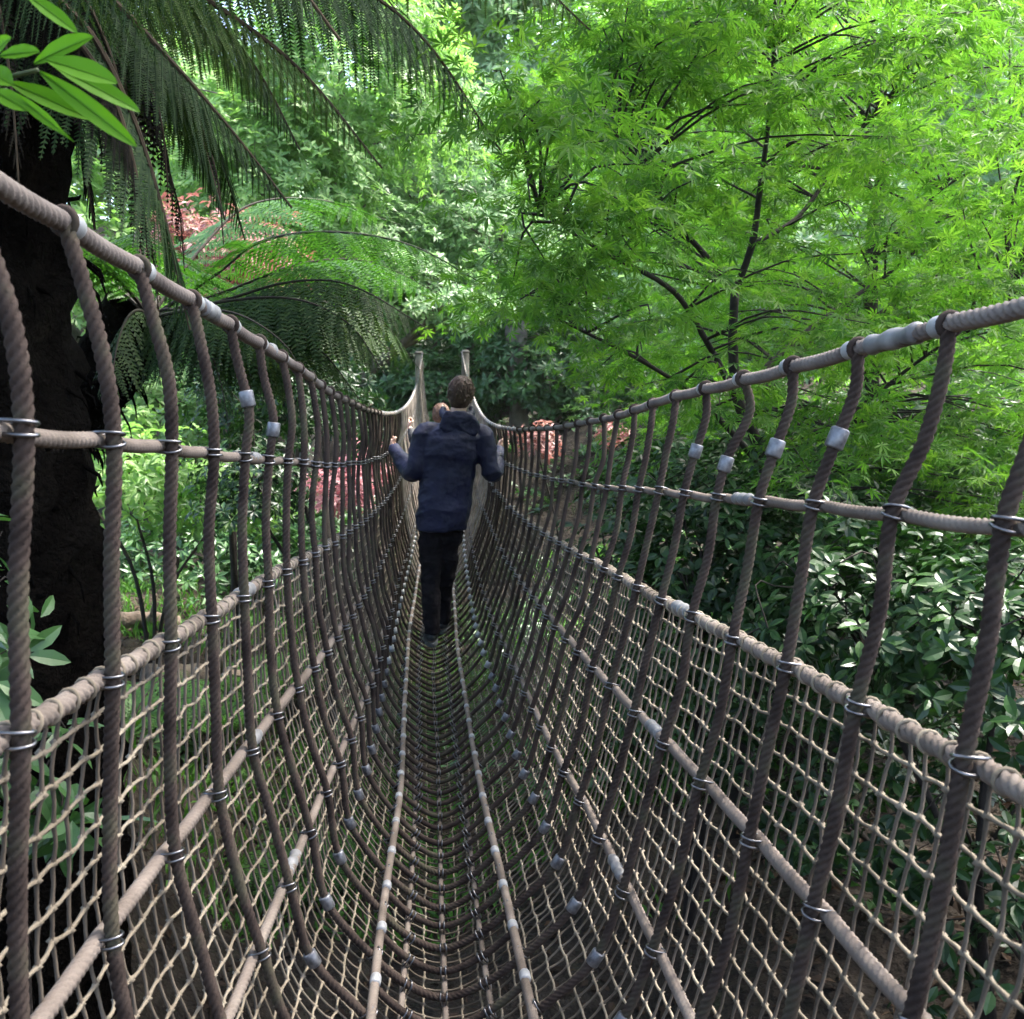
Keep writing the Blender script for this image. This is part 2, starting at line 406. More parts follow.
RH = .0090
kinks = {(5, 'L'): .58, (6, 'L'): .75, (3, 'R'): .56, (4, 'R'): .60, (5, 'R'): .72, (6, 'R'): .60}
hk = list(range(-6, 68))
for k in hk:
    Y = (k+2.8)*S
    P = sec(Y)
    nr = inward(P)
    J = rng.normal(0, 1, (15, 3))
    amp = .004 if k < 12 else .006
    Pj = P.copy()
    Pj[1:-1, 1] += J[1:-1, 1]*.004
    ctrl = []
    for i in range(14):
        ctrl.append(Pj[i])
        a, b = Pj[i], Pj[i+1]
        nn = nr[i]+nr[i+1]; nn /= np.linalg.norm(nn)
        if i in (0, 13):
            # slack S-bend between the handrail and the middle rope
            side = 'L' if i == 0 else 'R'
            bend = .010+.012*abs(J[i, 0]) if (k, side) not in kinks else .026
            sgn = 1 if i == 0 else -1
            top, low = (a, b) if i == 0 else (b, a)
            d = low-top
            bx = V3(1, 0, 0)*((.009 if side == 'L' else .006)+.004*J[i, 0])
            q1 = top+d*.24+bx*.6+V3(0, J[i, 1]*.006, 0)
            q2 = top+d*.62+bx*1.1+V3(0, J[i, 2]*.008, 0)
            if (k, side) in kinks:
                q1 = top+d*.27+V3(.014 if k != 5 else .028, 0, 0)*(1 if side == 'R' else .2)
                q2 = top+d*.66+V3(.005 if side == 'R' else .017, 0, 0)
            ctrl += ([q1, q2] if i == 0 else [q2, q1])
        elif i in (4, 9):                      # the belly of the U
            ctrl.append((a+b)/2-nn*(.038 if k < 18 else .028)+V3(0, J[i, 2]*.004, 0))
        elif i in (1, 2, 3, 10, 11, 12):
            ctrl.append((a+b)/2-nn*(.006+amp*J[i, 0])+V3(0, J[i, 2]*.005, 0))
    ctrl.append(Pj[14])
    ctrl = np.array(ctrl)
    near = k <= 9; mid = k <= 20
    Q = spline(ctrl, ds=.0036 if near else .0065 if mid else .03)
    mb = MB()
    tube(mb, Q, RH, 20 if near else 12 if mid else 6, 4 if mid else 0, .050, .85, phase=k)
    if near: fuzz(mb, Q, RH, 420)
    # the eye that hangs the hoop on each handrail
    for e in (0, 14):
        key = 'TL' if e == 0 else 'TR'
        if k <= 20:
            ring(mb, rail_pt(key, Y), V3(.1, 1, .1), RAD[key]+.0020, .0054, 14, 6)
    ho = mb.build('hoop_rope', M['hoop'] if k < 31 else M['hoop_sunlit'], bridge)
    # collars beside the eyes
    for e in (0, 14):
        key = 'TL' if e == 0 else 'TR'
        if k >= -3:
            cm = MB() if k <= 16 else FARC
            dy = .021
            q = np.stack([rail_pt(key, Y+dy+t) for t in (-.013, -.010, -.004, .004, .010, .013)])
            tube(cm, q, (RAD[key]+.0030)*V3(.86, 1, 1.06, 1.06, 1, .86), 14 if k < 12 else 8)
            if k <= 16: cm.build('collar', M['collar'], ho)
    # ferrules where the hoop is joined
    for tgt, hgt in ((('L2', 'FL'), .034), (('FR', 'R2'), .034)):
        bel = .038 if k < 18 else .028
        if 'L2' in tgt: g = P[4]*.5+P[5]*.5-norm(nr[4]+nr[5])*bel
        else: g = P[10]*.5+P[9]*.5-norm(nr[9]+nr[10])*bel
        ii = int(np.argmin(np.linalg.norm(Q-g, axis=1)))
        if k <= 16: ferrule(Q, ii, .0146, hgt, 'ferrule', ho)
        elif k < 40:
            T = Q[ii+1]-Q[ii-1]; T /= np.linalg.norm(T)
            tube(FARC, V3(-.5, .5)[:, None]*hgt*T+Q[ii], .0158, 8)
    for side in 'LR':
        if (k, side) in kinks:
            top = P[0] if side == 'L' else P[14]; low = P[1] if side == 'L' else P[13]
            half = Q[:len(Q)//2] if side == 'L' else Q[len(Q)//2:]
            g = top+(low-top)*kinks[(k, side)]
            ii = int(np.argmin(np.linalg.norm(half-g, axis=1)))+(0 if side == 'L' else len(Q)//2)
            ferrule(Q, ii, .0146, .033, 'ferrule', ho)
    # steel bindings at every crossing
    for i in range(1, 14):
        key = SEC[i][0]
        ii = int(np.argmin(np.linalg.norm(Q-Pj[i], axis=1)))
        ii = min(max(ii, 1), len(Q)-2)
        T = Q[ii+1]-Q[ii-1]; T /= np.linalg.norm(T)
        if 0 <= k <= 7:
            bm_ = MB(); binding(bm_, Q[ii], T, nr[i], RH, RAD[key], -1 if key in ('FL', 'FR') else 1); bm_.build('steel_binding', M['steel'], ho)
        elif k < 0:
            binding(FARB, Q[ii], T, nr[i], RH, RAD[key], -1 if key in ('FL', 'FR') else 1)
        else:
            for s in (-1, 1):
                ring(FARB, Q[ii]-nr[i]*(-.004 if key in ('FL', 'FR') else .004)+T*s*.006, T, RH+RAD[key]*.8+.002, .0028, 10 if k < 25 else 7, 4, RH+.004, u=nr[i])
    # short foot rope half-way to the next hoop
    Yf = Y+S/2
    P2 = sec(Yf)[5:10]
    Q2 = spline(P2+V3(0, 0, .004), ds=.0042 if near else .0075 if mid else .03)
    mb = MB(); tube(mb, Q2, RH*.93, 20 if near else 12 if mid else 6, 4 if mid else 0, .050, .85, phase=k+2)
    fo = mb.build('foot_rope', M['hoop'] if k < 31 else M['hoop_sunlit'], bridge)
    for key in ('FL', 'FR'):
        cm = MB() if k <= 16 else FARC
        q = np.stack([rail_pt(key, Yf+t) for t in (-.017, -.013, -.005, .005, .013, .017)])
        tube(cm, q, (RAD[key]+.0022)*V3(.85, 1, 1.04, 1.04, 1, .85), 12 if k < 12 else 8)
        if k <= 16: cm.build('collar', M['collar'], fo)
    P2n = inward(sec(Yf))
    for i in (6, 7, 8):
        ii = int(np.argmin(np.linalg.norm(Q2-sec(Yf)[i], axis=1))); ii = min(max(ii, 1), len(Q2)-2)
        T = Q2[ii+1]-Q2[ii-1]; T /= np.linalg.norm(T)
        for s in (-1, 1):
            ring(FARB, Q2[ii]-P2n[i]*.005+T*s*.006, T, RH+.008, .0024, 12 if k < 20 else 7, 5 if k < 20 else 4, RH+.003, u=P2n[i])
tag(FARB.build('steel_binding', M['steel'], bridge), kind='stuff')
tag(FARC.build('collar', M['collar'], bridge), kind='stuff')

# netting: knotted cords from the net edge rope on the left, under the floor, to the right
NJ = 51
ny = np.arange(YN+.05, YF, .043)
G = np.zeros((len(ny), NJ, 3))
for a, y in enumerate(ny):
    P = sec(y); n_ = inward(P)
    O = (P-n_*.030)[2:13]; bel = .038 if y < 5 else .028
    O = np.vstack([O[:3], (O[2]+O[3])/2-norm(n_[4]+n_[5])*bel, O[3:8], (O[7]+O[8])/2-norm(n_[9]+n_[10])*bel, O[8:]])
    Q = spline(O, n=NJ, per=8)
    G[a] = Q
G += rng.normal(0, 1, G.shape)*V3(.0016, .0022, .0020)
G[:, 0] = G[:, 0]*.5+np.stack([rail_pt('NL', y) for y in ny])*.5
G[:, -1] = G[:, -1]*.5+np.stack([rail_pt('NR', y) for y in ny])*.5
mb = MB()
def cords(A, B, r, ns, seg, sag, kn=0, mi=0):
    """many short cords at once: A->B (N,3)"""
    N = len(A); d = B-A; L = np.linalg.norm(d, axis=1)[:, None]; t = d/L
    up = np.where(np.abs(t[:, 2:3]) < .9, np.array([[0, 0, 1.]]), np.array([[1., 0, 0]]))
    n1 = up-t*(up*t).sum(1, keepdims=True); n1 /= np.linalg.norm(n1, axis=1)[:, None]
    n2 = np.cross(t, n1)
    u = np.linspace(0, 1, seg+1)
    bend = rng.normal(0, 1, (N, 2))*sag
    rings = []
    for q in u:
        c = A+d*q+(n1*bend[:, :1]+n2*bend[:, 1:])*math.sin(q*PI)-V3(0, 0, abs(sag)*.8)*math.sin(q*PI)
        rr = r*(1+kn*(abs(2*q-1)**3))
        th = np.arange(ns)*2*PI/ns+q*2.2
        rings.append(c[:, None]+rr*(np.cos(th)[None, :, None]*n1[:, None]+np.sin(th)[None, :, None]*n2[:, None]))
    v = np.stack(rings, 1).reshape(N, -1, 3)
    i = np.arange(seg)[:, None]*ns; j = np.arange(ns)[None]; j2 = (j+1) % ns
    f = np.stack([i+j, i+j2, i+ns+j2, i+ns+j], -1).reshape(-1, 4)
    f = (f[None]+(np.arange(N)*(seg+1)*ns)[:, None, None]).reshape(-1, 4)
    mb.add(v.reshape(-1, 3), f, mi)
nearm = ny < 4.2
for sel, ns, seg, kn in ((nearm, 5, 4, .45), (~nearm, 3, 1, .2)):
    g = G[sel]
    cords(g[:-1].reshape(-1, 3), g[1:].reshape(-1, 3), .0029, ns, seg, .0013, kn)
    cords(g[:, :-1].reshape(-1, 3), g[:, 1:].reshape(-1, 3), .0026, ns, seg, .0013, kn, 1)
g = G[nearm].reshape(-1, 3)
b0 = np.array([[1, 0, 0], [-1, 0, 0], [0, 1, 0], [0, -1, 0], [0, 0, 1], [0, 0, -1]])*.0064
bf = np.array([[0, 2, 4], [2, 1, 4], [1, 3, 4], [3, 0, 4], [2, 0, 5], [1, 2, 5], [3, 1, 5], [0, 3, 5]])
mb.add((g[:, None]+b0[None]*rng.uniform(.8, 1.25, (len(g), 1, 1))).reshape(-1, 3), (bf[None]+(np.arange(len(g))*6)[:, None, None]).reshape(-1, 3))
mb.build('netting', [M['net'], M['net_dark']], bridge)

# far landing: two timber posts and a sleeper the ropes are made fast to
for sx, key in ((-1, 'TL'), (1, 'TR')):
    p = rail_pt(key, YF)
    b = V3(p[0]+sx*.06, YF+.05, gz(p[0], YF)-.2)
    t = thing('anchor_post', ('left' if sx < 0 else 'right')+' timber post holding the handrail at the far landing', 'post', b, 'posts at the far landing')
    mb = MB(); h = p[2]+.04-b[2]
    tube(mb, np.stack([b, b+V3(0, .005, h*.5), b+V3(.004, 0, h*.97), b+V3(.004, 0, h)]), [.075, .07, .068, .055], 14); mb.build('post_shaft', M['post'], t)
    mb = MB(); ring(mb, V3(b[0], b[1], p[2]), V3(0, 0, 1), .078, .013, 18, 8); mb.build('rope_lashing', M['rail'], t)

# ------------------------------------------------------------------ leaves

def t_maple():
    v = [[0, 0, 0]]; f = []
    for a, l in ((-128, .36), (-84, .68), (-42, .92), (0, 1), (42, .92), (84, .68), (128, .36)):
        a = math.radians(a); d = V3(math.sin(a), math.cos(a), 0); w = V3(d[1], -d[0], 0)
        k = len(v)
        for p in (d*l*.45-w*.105*l, d*l, d*l*.45+w*.105*l):
            z = -.22*(p@p)
            v.append([p[0], p[1], z])
        f.append([0, k, k+1, k+2])
    return np.array(v), [np.array(f)]
def t_leaf(w=.2, curl=.12, fold=.06):
    v = []; st = ((0, .02), (.25, .8), (.55, 1.), (.82, .6), (1, 0.02))
    for t, k in st:
        z = -curl*t*t*1.4+curl*.3*t
        for sx in (-1, 0, 1): v.append([sx*w*k, t, z+abs(sx)*fold*k])
    f = []
    for i in range(4):
        for j in range(2):
            a = i*3+j; f.append([a, a+1, a+4, a+3])
    return np.array(v), [np.array(f)]
def t_leaf_lo(w=.2, curl=.1, fold=.07):
    v = np.array([[0, 0, 0], [-w, .45, fold], [0, .5, 0], [w, .45, fold], [0, 1, -curl]])
    return v, [np.array([[0, 2, 1], [0, 3, 2], [1, 2, 4], [2, 3, 4]])]
T_MAPLE, T_LEAF, T_LO = t_maple(), t_leaf(), t_leaf_lo()
T_WIDE = t_leaf_lo(.27, .15, .08)
T_GLOSS = t_leaf(.24, .14, .07)

def scatter(mb, tmpl, P, D, N, s, mi=0):
    """template leaves at P, growing along D, upper side N, size s"""
    D = norm(D); N = norm(N-D*(N*D).sum(-1, keepdims=True)); X = np.cross(D, N)
    tv, tf = tmpl
    s = np.broadcast_to(np.asarray(s, float), (len(P),))[:, None, None]
    v = P[:, None]+s*(tv[None, :, 0:1]*X[:, None]+tv[None, :, 1:2]*D[:, None]+tv[None, :, 2:3]*N[:, None])
    k = len(tv)
    mb.add(v.reshape(-1, 3), [(f[None]+(np.arange(len(P))*k)[:, None, None]).reshape(-1, f.shape[1]) for f in tf], mi)

def rnd_dir(n, zscale=1.0):
    d = rng.normal(0, 1, (n, 3)); d[:, 2] *= zscale; return norm(d)

def rosettes(mb, cen, axis, m, size, tmpl, spread=.02, lift=(-.15, .55)):
    """whorls of leaves at the twig ends"""
    n = len(cen); axis = norm(axis)
    u = norm(np.cross(axis, norm(rng.normal(0, 1, (n, 3))))); w = np.cross(axis, u)
    az = (np.arange(m)[None]*2.4+rng.uniform(0, 6.28, (n, 1))+rng.normal(0, .25, (n, m)))[..., None]
    el = rng.uniform(lift[0], lift[1], (n, m))[..., None]
    D = np.cos(el)*(np.cos(az)*u[:, None]+np.sin(az)*w[:, None])+np.sin(el)*axis[:, None]
    N = np.cos(el)*axis[:, None]-np.sin(el)*(D)
    P = cen[:, None]+D*spread+axis[:, None]*rng.uniform(-.03, .02, (n, m, 1))*(size*8)
    s = size*rng.uniform(.7, 1.2, n*m)
    scatter(mb, tmpl, P.reshape(-1, 3), D.reshape(-1, 3), (N+rng.normal(0, .15, N.shape)).reshape(-1, 3), s)

def crown_points(n, cen, rad, shell=.55, lump=.28, seed=0, zmin=-.75):
    d = rnd_dir(int(n*1.6)); d = d[d[:, 2] > zmin][:n]
    r = rng.uniform(shell**3, 1, len(d))**(1/3)
    w = np.array([mnoise.noise(Vector(q*1.9+seed*3.7)) for q in d])
    w2 = np.array([mnoise.noise(Vector(q*5.0+seed*1.7+9)) for q in d])
    r = r*(1+lump*1.6*w+lump*.9*w2)
    return np.asarray(cen)+d*r[:, None]*np.asarray(rad), d

def limb(mb, P, r0, r1, ns=8, ds=.08):
    Q = spline(P, ds=ds); t = np.linspace(0, 1, len(Q))
    r = r0+(r1-r0)*t
    r = r*(1+.06*np.sin(np.arange(len(Q))*1.7+P[0][0]*9))
    tube(mb, Q, r, ns); return Q

def twigs_to(mb, skel, targets, r0=.010, r1=.003, droop=.05, ns=5):
    """thin branch from the nearest lower limb point to every cluster"""
    for c in targets:
        d = np.linalg.norm((skel-c)*V3(1, 1, .8), axis=1)+np.clip(skel[:, 2]-c[2], 0, None)*1.5
        a = skel[np.argmin(d)]
        m_ = (a+c)/2+V3(*rng.normal(0, .05, 2), .06+droop)
        tube(mb, spline(np.stack([a, m_, c]), n=7), np.linspace(r0, r1, 7), ns, caps=False)

# ------------------------------------------------------------------ maples on the right
def maple(name, label, base, limbs, clusters, per, size, leafm, flat=.30, sprad=.30, bark='bark', seed=1, lime=None, ns_t=5, r_twig=.008):
    t = thing(name, label, 'tree', base, 'maples beside the bridge')
    mb = MB(); sk = []
    for P, r0, r1 in limbs: sk.append(limb(mb, np.array(P), r0, r1, 9))
    sk = np.vstack(sk)
    twigs_to(mb, sk, clusters, r_twig, .0025, .04, ns_t)
    mb.build('trunk', M[bark], t)
    lb = MB()
    n = len(clusters)
    # flat tiers: leaves lie in a tilted disc round each twig end
    tilt = norm(np.stack([rng.normal(0, .16, n), rng.normal(0, .16, n), np.ones(n)], 1))
    u = norm(np.cross(tilt, np.array([[.3, 1, .1]]))); w = np.cross(tilt, u)
    rr = np.sqrt(rng.uniform(0, 1, (n, per)))*sprad*rng.uniform(.6, 1.25, (n, 1)); a = rng.uniform(0, 6.28, (n, per))
    P = clusters[:, None]+(rr*np.cos(a))[..., None]*u[:, None]+(rr*np.sin(a))[..., None]*w[:, None]+rng.normal(0, .035, (n, per, 1))*tilt[:, None]-(rr**2*.5)[..., None]*V3(0, 0, 1)
    out = np.cos(a)[..., None]*u[:, None]+np.sin(a)[..., None]*w[:, None]
    D = out+rng.normal(0, .55, out.shape)-V3(0, 0, .35)
    N = tilt[:, None]+rng.normal(0, .33, out.shape)
    s = size*rng.uniform(.65, 1.2, n*per)
    scatter(lb, T_MAPLE, P.reshape(-1, 3), D.reshape(-1, 3), N.reshape(-1, 3), s)
    lb.build('crown', leafm, t, smooth=False)
    return t

# nearest maple, its trunk just outside the right-hand handrail
b = at(742, 640, 5.2); b[2] = gz(b[0], b[1])-.05
fork = at(735, 292, 5.2); low = at(738, 400, 5.2)
limbs = [([b, at(765, 470, 5.25), low, at(733, 340, 5.2), fork], .060, .024),
         ([fork, at(752, 245, 5.15), at(760, 190, 5.1), at(770, 110, 5.0), at(775, 30, 5.0)], .022, .008),
         ([fork, at(705, 255, 5.0), at(670, 215, 4.8), at(640, 160, 4.5), at(600, 120, 4.2)], .019, .006),
         ([low, at(700, 330, 4.9), at(672, 290, 4.7), at(600, 250, 4.3), at(540, 210, 3.9)], .020, .006),
         ([low, at(790, 345, 5.5), at(850, 300, 5.8), at(915, 250, 6.0), at(930, 200, 6.0), at(1010, 150, 6.0)], .022, .006),
         ([at(765, 470, 5.25), at(700, 400, 5.0), at(640, 360, 4.8), at(560, 320, 4.6)], .020, .006),
         ([at(760, 450, 5.25), at(840, 420, 5.3), at(920, 360, 5.2), at(1010, 300, 5.0)], .018, .006),
         ([at(752, 245, 5.15), at(800, 215, 5.3), at(860, 130, 5.6), at(940, 60, 5.8)], .014, .005)]
cl = []
for _ in range(900):
    x = random.uniform(480, 1090); y = random.uniform(-90, 560); Y = random.uniform(3.9, 7.0)
    # outline: sloping lower edge on the left, airy top left
    left = 500+np.interp(y, [-90, 40, 120, 250, 360, 455], [160, 70, 10, 15, -40, 60])
    if x < left or len(cl) >= 285: continue
    if y > 350 + (x-480)*.38 or (x < 590 and y > 300): continue
    if 655 < x < 815 and 190 < y < 450 and Y < 5.5 and random.random() < .8: continue
    cl.append(at(x, y, Y))
for x, y, Y in ((500, 70, 3.4), (515, 105, 3.4), (540, 100, 3.3), (575, 115, 3.4), (610, 140, 3.5), (560, 180, 3.6), (530, 200, 3.7), (620, 200, 3.6),
                (660, 165, 3.8), (590, 240, 3.8), (545, 260, 3.9), (640, 260, 3.9), (520, 300, 4.1), (580, 310, 4.0), (650, 320, 4.1), (700, 230, 4.0)):
    cl.append(at(x, y, Y))
maple('japanese_maple', 'nearest maple with forked dark trunk and flat sprays of mid green leaves', b, limbs, np.array(cl), 72, .070, M['maple'], sprad=.36)

# second, taller lime green maple behind it, brown trunk showing in the gaps
b = at(880, 560, 8.2); b[2] = gz(b[0], b[1])-.05
limbs = [([b, at(872, 400, 8.2), at(872, 240, 8.2), at(884, 150, 8.3), at(870, 20, 8.4), at(880, -120, 8.4)], .085, .03),
         ([at(872, 260, 8.2), at(930, 200, 8.0), at(990, 130, 7.8), at(1080, 60, 7.6)], .035, .010),
         ([at(878, 200, 8.2), at(820, 120, 8.0), at(740, 60, 7.7), at(650, 20, 7.4)], .035, .010),
         ([at(884, 150, 8.3), at(850, 90, 8.4), at(800, 0, 8.6), at(780, -100, 8.6)], .03, .010),
         ([at(872, 330, 8.2), at(800, 270, 8.1), at(700, 200, 8.0), at(620, 150, 7.8)], .03, .008),
         ([at(872, 320, 8.2), at(960, 260, 8.3), at(1060, 200, 8.3)], .03, .010)]
cl = []
for _ in range(2000):
    x = random.uniform(520, 1130); y = random.uniform(-190, 470); Y = random.uniform(7.2, 9.6)
    if x < 640-max(0, 200-abs(y-100))*.6: continue
    if len(cl) >= 300: break
    if 470 < x < 1024 and y < 14 and random.random() < .5: continue
    cl.append(at(x, y, Y))
maple('japanese_maple', 'taller lime green maple with a brown trunk, right behind the nearest maple', b, limbs, np.array(cl), 74, .085, M['maple_lime'], sprad=.5)

# ------------------------------------------------------------------ broadleaved trees and shrubs
def bush(name, label, cat, base, parts, m, size, leafm, tmpl=T_LO, bark='bark_grey', group=None, stem_r=.05, nstem=5, shell=.55, lump=.28, up=.45, twig=40, zmin=-.75, lift=(-.15, .55)):
    """shrub or tree whose crown is made of lumps: parts = [(centre, radii, whorls), ...]"""
    t = thing(name, label, cat, base, group)
    pts, ax = [], []
    for q, (c, r, n) in enumerate(parts):
        p, d = crown_points(n, c, r, shell, lump, seed=q+base[0], zmin=zmin)
        pts.append(p); ax.append(d*.6+V3(0, 0, up)+rng.normal(0, .25, d.shape))
    P = np.vstack(pts); A = np.vstack(ax)
    ok = P[:, 2] > ground(P[:, 0], P[:, 1])+.03
    P, A = P[ok], A[ok]
    mb = MB(); sk = []
    for q, (c, r, n) in enumerate(parts):
        c = np.asarray(c)
        sk.append(limb(mb, np.array([base, base+(c-base)*V3(.25, .25, .5)+rng.normal(0, .04, 3), c-V3(0, 0, r[2]*.3), c+V3(0, 0, r[2]*.4)]), stem_r, stem_r*.3, 8, .12))
        for _ in range(nstem):
            e = c+rnd_dir(1)[0]*np.asarray(r)*.8
            sk.append(limb(mb, np.array([c-V3(0, 0, r[2]*.3), (c+e)/2+V3(0, 0, .05), e]), stem_r*.35, stem_r*.1, 6, .12))
    sk = np.vstack(sk)
    if twig: twigs_to(mb, sk, P[rng.choice(len(P), min(twig, len(P)), False)], stem_r*.16, .003, .02, 4)
    mb.build('trunk' if cat == 'tree' else 'stem', M[bark], t)
    lb = MB(); rosettes(lb, P, A, m, size, tmpl, spread=size*.12, lift=lift)
    lb.build('crown', leafm, t, smooth=False)
    return t

def bt(x, y, Y):
    p = at(x, y, Y); p[2] = gz(p[0], p[1])-.05; return p

GB = 'broadleaved trees closing the view beyond the bridge'
# pale rhododendron-like trees filling the distance left of the maple
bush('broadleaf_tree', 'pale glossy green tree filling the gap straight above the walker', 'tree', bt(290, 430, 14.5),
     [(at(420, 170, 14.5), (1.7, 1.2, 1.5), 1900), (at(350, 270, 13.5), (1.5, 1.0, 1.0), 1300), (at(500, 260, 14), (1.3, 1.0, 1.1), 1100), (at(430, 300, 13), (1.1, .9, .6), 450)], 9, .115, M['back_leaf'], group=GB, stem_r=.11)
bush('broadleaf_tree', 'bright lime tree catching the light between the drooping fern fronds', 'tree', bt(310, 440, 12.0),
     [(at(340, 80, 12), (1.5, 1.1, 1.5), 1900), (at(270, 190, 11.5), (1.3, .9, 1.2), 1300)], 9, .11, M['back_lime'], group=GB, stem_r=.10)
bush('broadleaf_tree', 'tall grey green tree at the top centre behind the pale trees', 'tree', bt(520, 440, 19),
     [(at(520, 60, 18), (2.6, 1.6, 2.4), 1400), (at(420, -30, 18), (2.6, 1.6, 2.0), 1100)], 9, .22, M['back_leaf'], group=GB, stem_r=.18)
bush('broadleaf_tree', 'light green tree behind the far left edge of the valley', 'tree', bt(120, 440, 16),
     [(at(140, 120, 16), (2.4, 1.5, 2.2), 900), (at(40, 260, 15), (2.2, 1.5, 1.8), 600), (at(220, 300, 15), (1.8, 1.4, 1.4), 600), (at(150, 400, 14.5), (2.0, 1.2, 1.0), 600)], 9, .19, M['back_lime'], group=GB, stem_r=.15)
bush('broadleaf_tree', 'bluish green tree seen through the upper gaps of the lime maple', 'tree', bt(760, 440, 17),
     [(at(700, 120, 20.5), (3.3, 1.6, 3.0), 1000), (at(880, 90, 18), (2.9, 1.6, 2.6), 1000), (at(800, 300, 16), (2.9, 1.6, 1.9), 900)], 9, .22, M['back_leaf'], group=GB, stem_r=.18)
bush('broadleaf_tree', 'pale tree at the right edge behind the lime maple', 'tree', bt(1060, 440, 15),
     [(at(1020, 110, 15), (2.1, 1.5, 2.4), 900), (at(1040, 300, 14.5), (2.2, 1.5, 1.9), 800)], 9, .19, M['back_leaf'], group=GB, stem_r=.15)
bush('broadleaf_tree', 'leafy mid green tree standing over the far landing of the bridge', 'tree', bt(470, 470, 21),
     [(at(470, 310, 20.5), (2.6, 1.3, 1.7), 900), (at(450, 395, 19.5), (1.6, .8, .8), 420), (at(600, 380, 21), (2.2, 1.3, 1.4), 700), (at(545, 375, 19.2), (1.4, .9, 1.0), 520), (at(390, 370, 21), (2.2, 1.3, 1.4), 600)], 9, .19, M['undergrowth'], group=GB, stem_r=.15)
# a far hillside wood that reads as one mass
mb = MB(); PP, AA = [], []
for _ in range(70):
    x = random.uniform(-26, 26); y = random.uniform(26, 46)
    g = gz(x, y); h = random.uniform(3, 8)
    p, d = crown_points(170, (x, y, g+h*.6), (random.uniform(1.8, 3.0), 1.8, h*.6), .75, .3, seed=x)
    PP.append(p); AA.append(d+V3(0, 0, .5))
rosettes(mb, np.vstack(PP), np.vstack(AA), 8, .42, T_WIDE, .05)
tag(mb.build('distant_wood', M['back_leaf'], smooth=False), 'pale green wooded hillside far behind the trees', 'woodland', kind='stuff')

# unseen tree, its high crown added to shade the near end of the bridge
bush('added_shade_tree', 'added out-of-view tree whose high crown shades the near end of the bridge', 'tree', V3(-3.2, -2.5, gz(-3.2, -2.5)-.1),
     [(V3(-2.6, 1.6, OZ+4.4), (2.3, 2.6, .9), 700), (V3(1.9, 1.4, OZ+4.7), (2.1, 2.9, .8), 450), (V3(-1.0, -2.0, OZ+4.6), (3.0, 2.0, .9), 400), (V3(1.6, 4.2, OZ+4.9), (1.7, 1.6, .7), 600)], 8, .17, M['undergrowth'], T_WIDE, 'bark_grey', None, .17, 6, .2, .3, .6, 80)

# dark glossy evergreens at the right, under the maples
GS = 'dark glossy shrubs right of the bridge'
bush('evergreen_shrub', 'dark glossy shrub nearest the camera at the lower right corner', 'shrub', bt(1010, 900, 2.9),
     [(at(1000, 640, 2.9), (.50, .45, .36), 260), (at(980, 820, 3.3), (.75, .6, .50), 190), (at(830, 760, 4.0), (.65, .6, .50), 200), (at(1040, 950, 2.7), (.40, .4, .36), 70), (V3(3.9, 3.1, OZ+.35), (1.0, 1.7, 1.2), 900), (V3(3.4, 1.6, OZ-.2), (.8, 1.0, 1.0), 500), (at(870, 630, 3.4), (.55, .4, .40), 330)], 7, .062, M['camellia'], T_GLOSS, 'bark', GS, .022, 5, .5, .3, .5, 120, lift=(-.3, .5))  # includes two out-of-view lumps added to shade the ground at lower right
bush('evergreen_shrub', 'dark shrub with small leaves behind the hoops right of the walker', 'shrub', bt(690, 760, 4.3),
     [(at(700, 600, 4.4), (.75, .6, .60), 420), (at(705, 545, 5.2), (.65, .6, .6), 300), (at(800, 580, 4.3), (.6, .5, .6), 330)], 7, .062, M['camellia'], T_GLOSS, 'bark', GS, .025, 5, .5, .3, .5, 90, lift=(-.3, .5))
bush('evergreen_shrub', 'lighter leafy shrub beneath the trunk of the nearest maple', 'shrub', bt(870, 600, 5.8),
     [(at(880, 480, 5.8), (1.1, .6, .60), 420), (at(720, 500, 6.2), (.9, .6, .55), 330), (at(1010, 490, 5.4), (.9, .6, .6), 330), (at(960, 545, 6.6), (1.3, .7, .5), 420)], 7, .09, M['undergrowth'], T_LO, 'bark', GS, .03, 4, .5, .3, .5, 60)
bush('evergreen_shrub', 'low spreading green shrub under the right side of the bridge', 'shrub', bt(600, 850, 6.6),
     [(at(690, 690, 6.6), (.75, .9, .5), 420), (at(650, 620, 8.2), (.75, .8, .5), 320)], 7, .09, M['undergrowth'], T_LO, 'bark', GS, .025, 4, .4, .3, .5, 40)

# pink and red young-leaved shrubs
GR = 'red leaved shrubs across the valley'
bush('red_leaved_shrub', 'pink red shrub glowing above the left handrail behind the fern', 'shrub', bt(230, 440, 8.6),
     [(at(230, 262, 8.6), (.62, .5, .50), 200), (at(180, 240, 8.8), (.35, .4, .35), 70), (at(285, 320, 8.6), (.28, .3, .26), 80)], 7, .10, M['red_leaf'], T_LO, 'bark', GR, .03, 3, .4, .3, .4, 20)
bush('red_leaved_shrub', 'pink red shrub seen through the left hoops beside the walker', 'shrub', bt(345, 560, 9.0),
     [(at(340, 492, 9.0), (.36, .4, .26), 130), (at(366, 470, 9.4), (.28, .4, .28), 110)], 7, .07, M['pink_flower'], T_LO, 'bark', GR, .02, 3, .4, .3, .4, 20)
bush('red_leaved_shrub', 'small red shrub low behind the right handrail under the maple', 'shrub', bt(560, 480, 11),
     [(at(537, 442, 11), (.26, .3, .22), 70), (at(612, 436, 11), (.20, .3, .14), 40)], 7, .09, M['red_leaf'], T_LO, 'bark', GR, .02, 3, .4, .3, .4, 10)

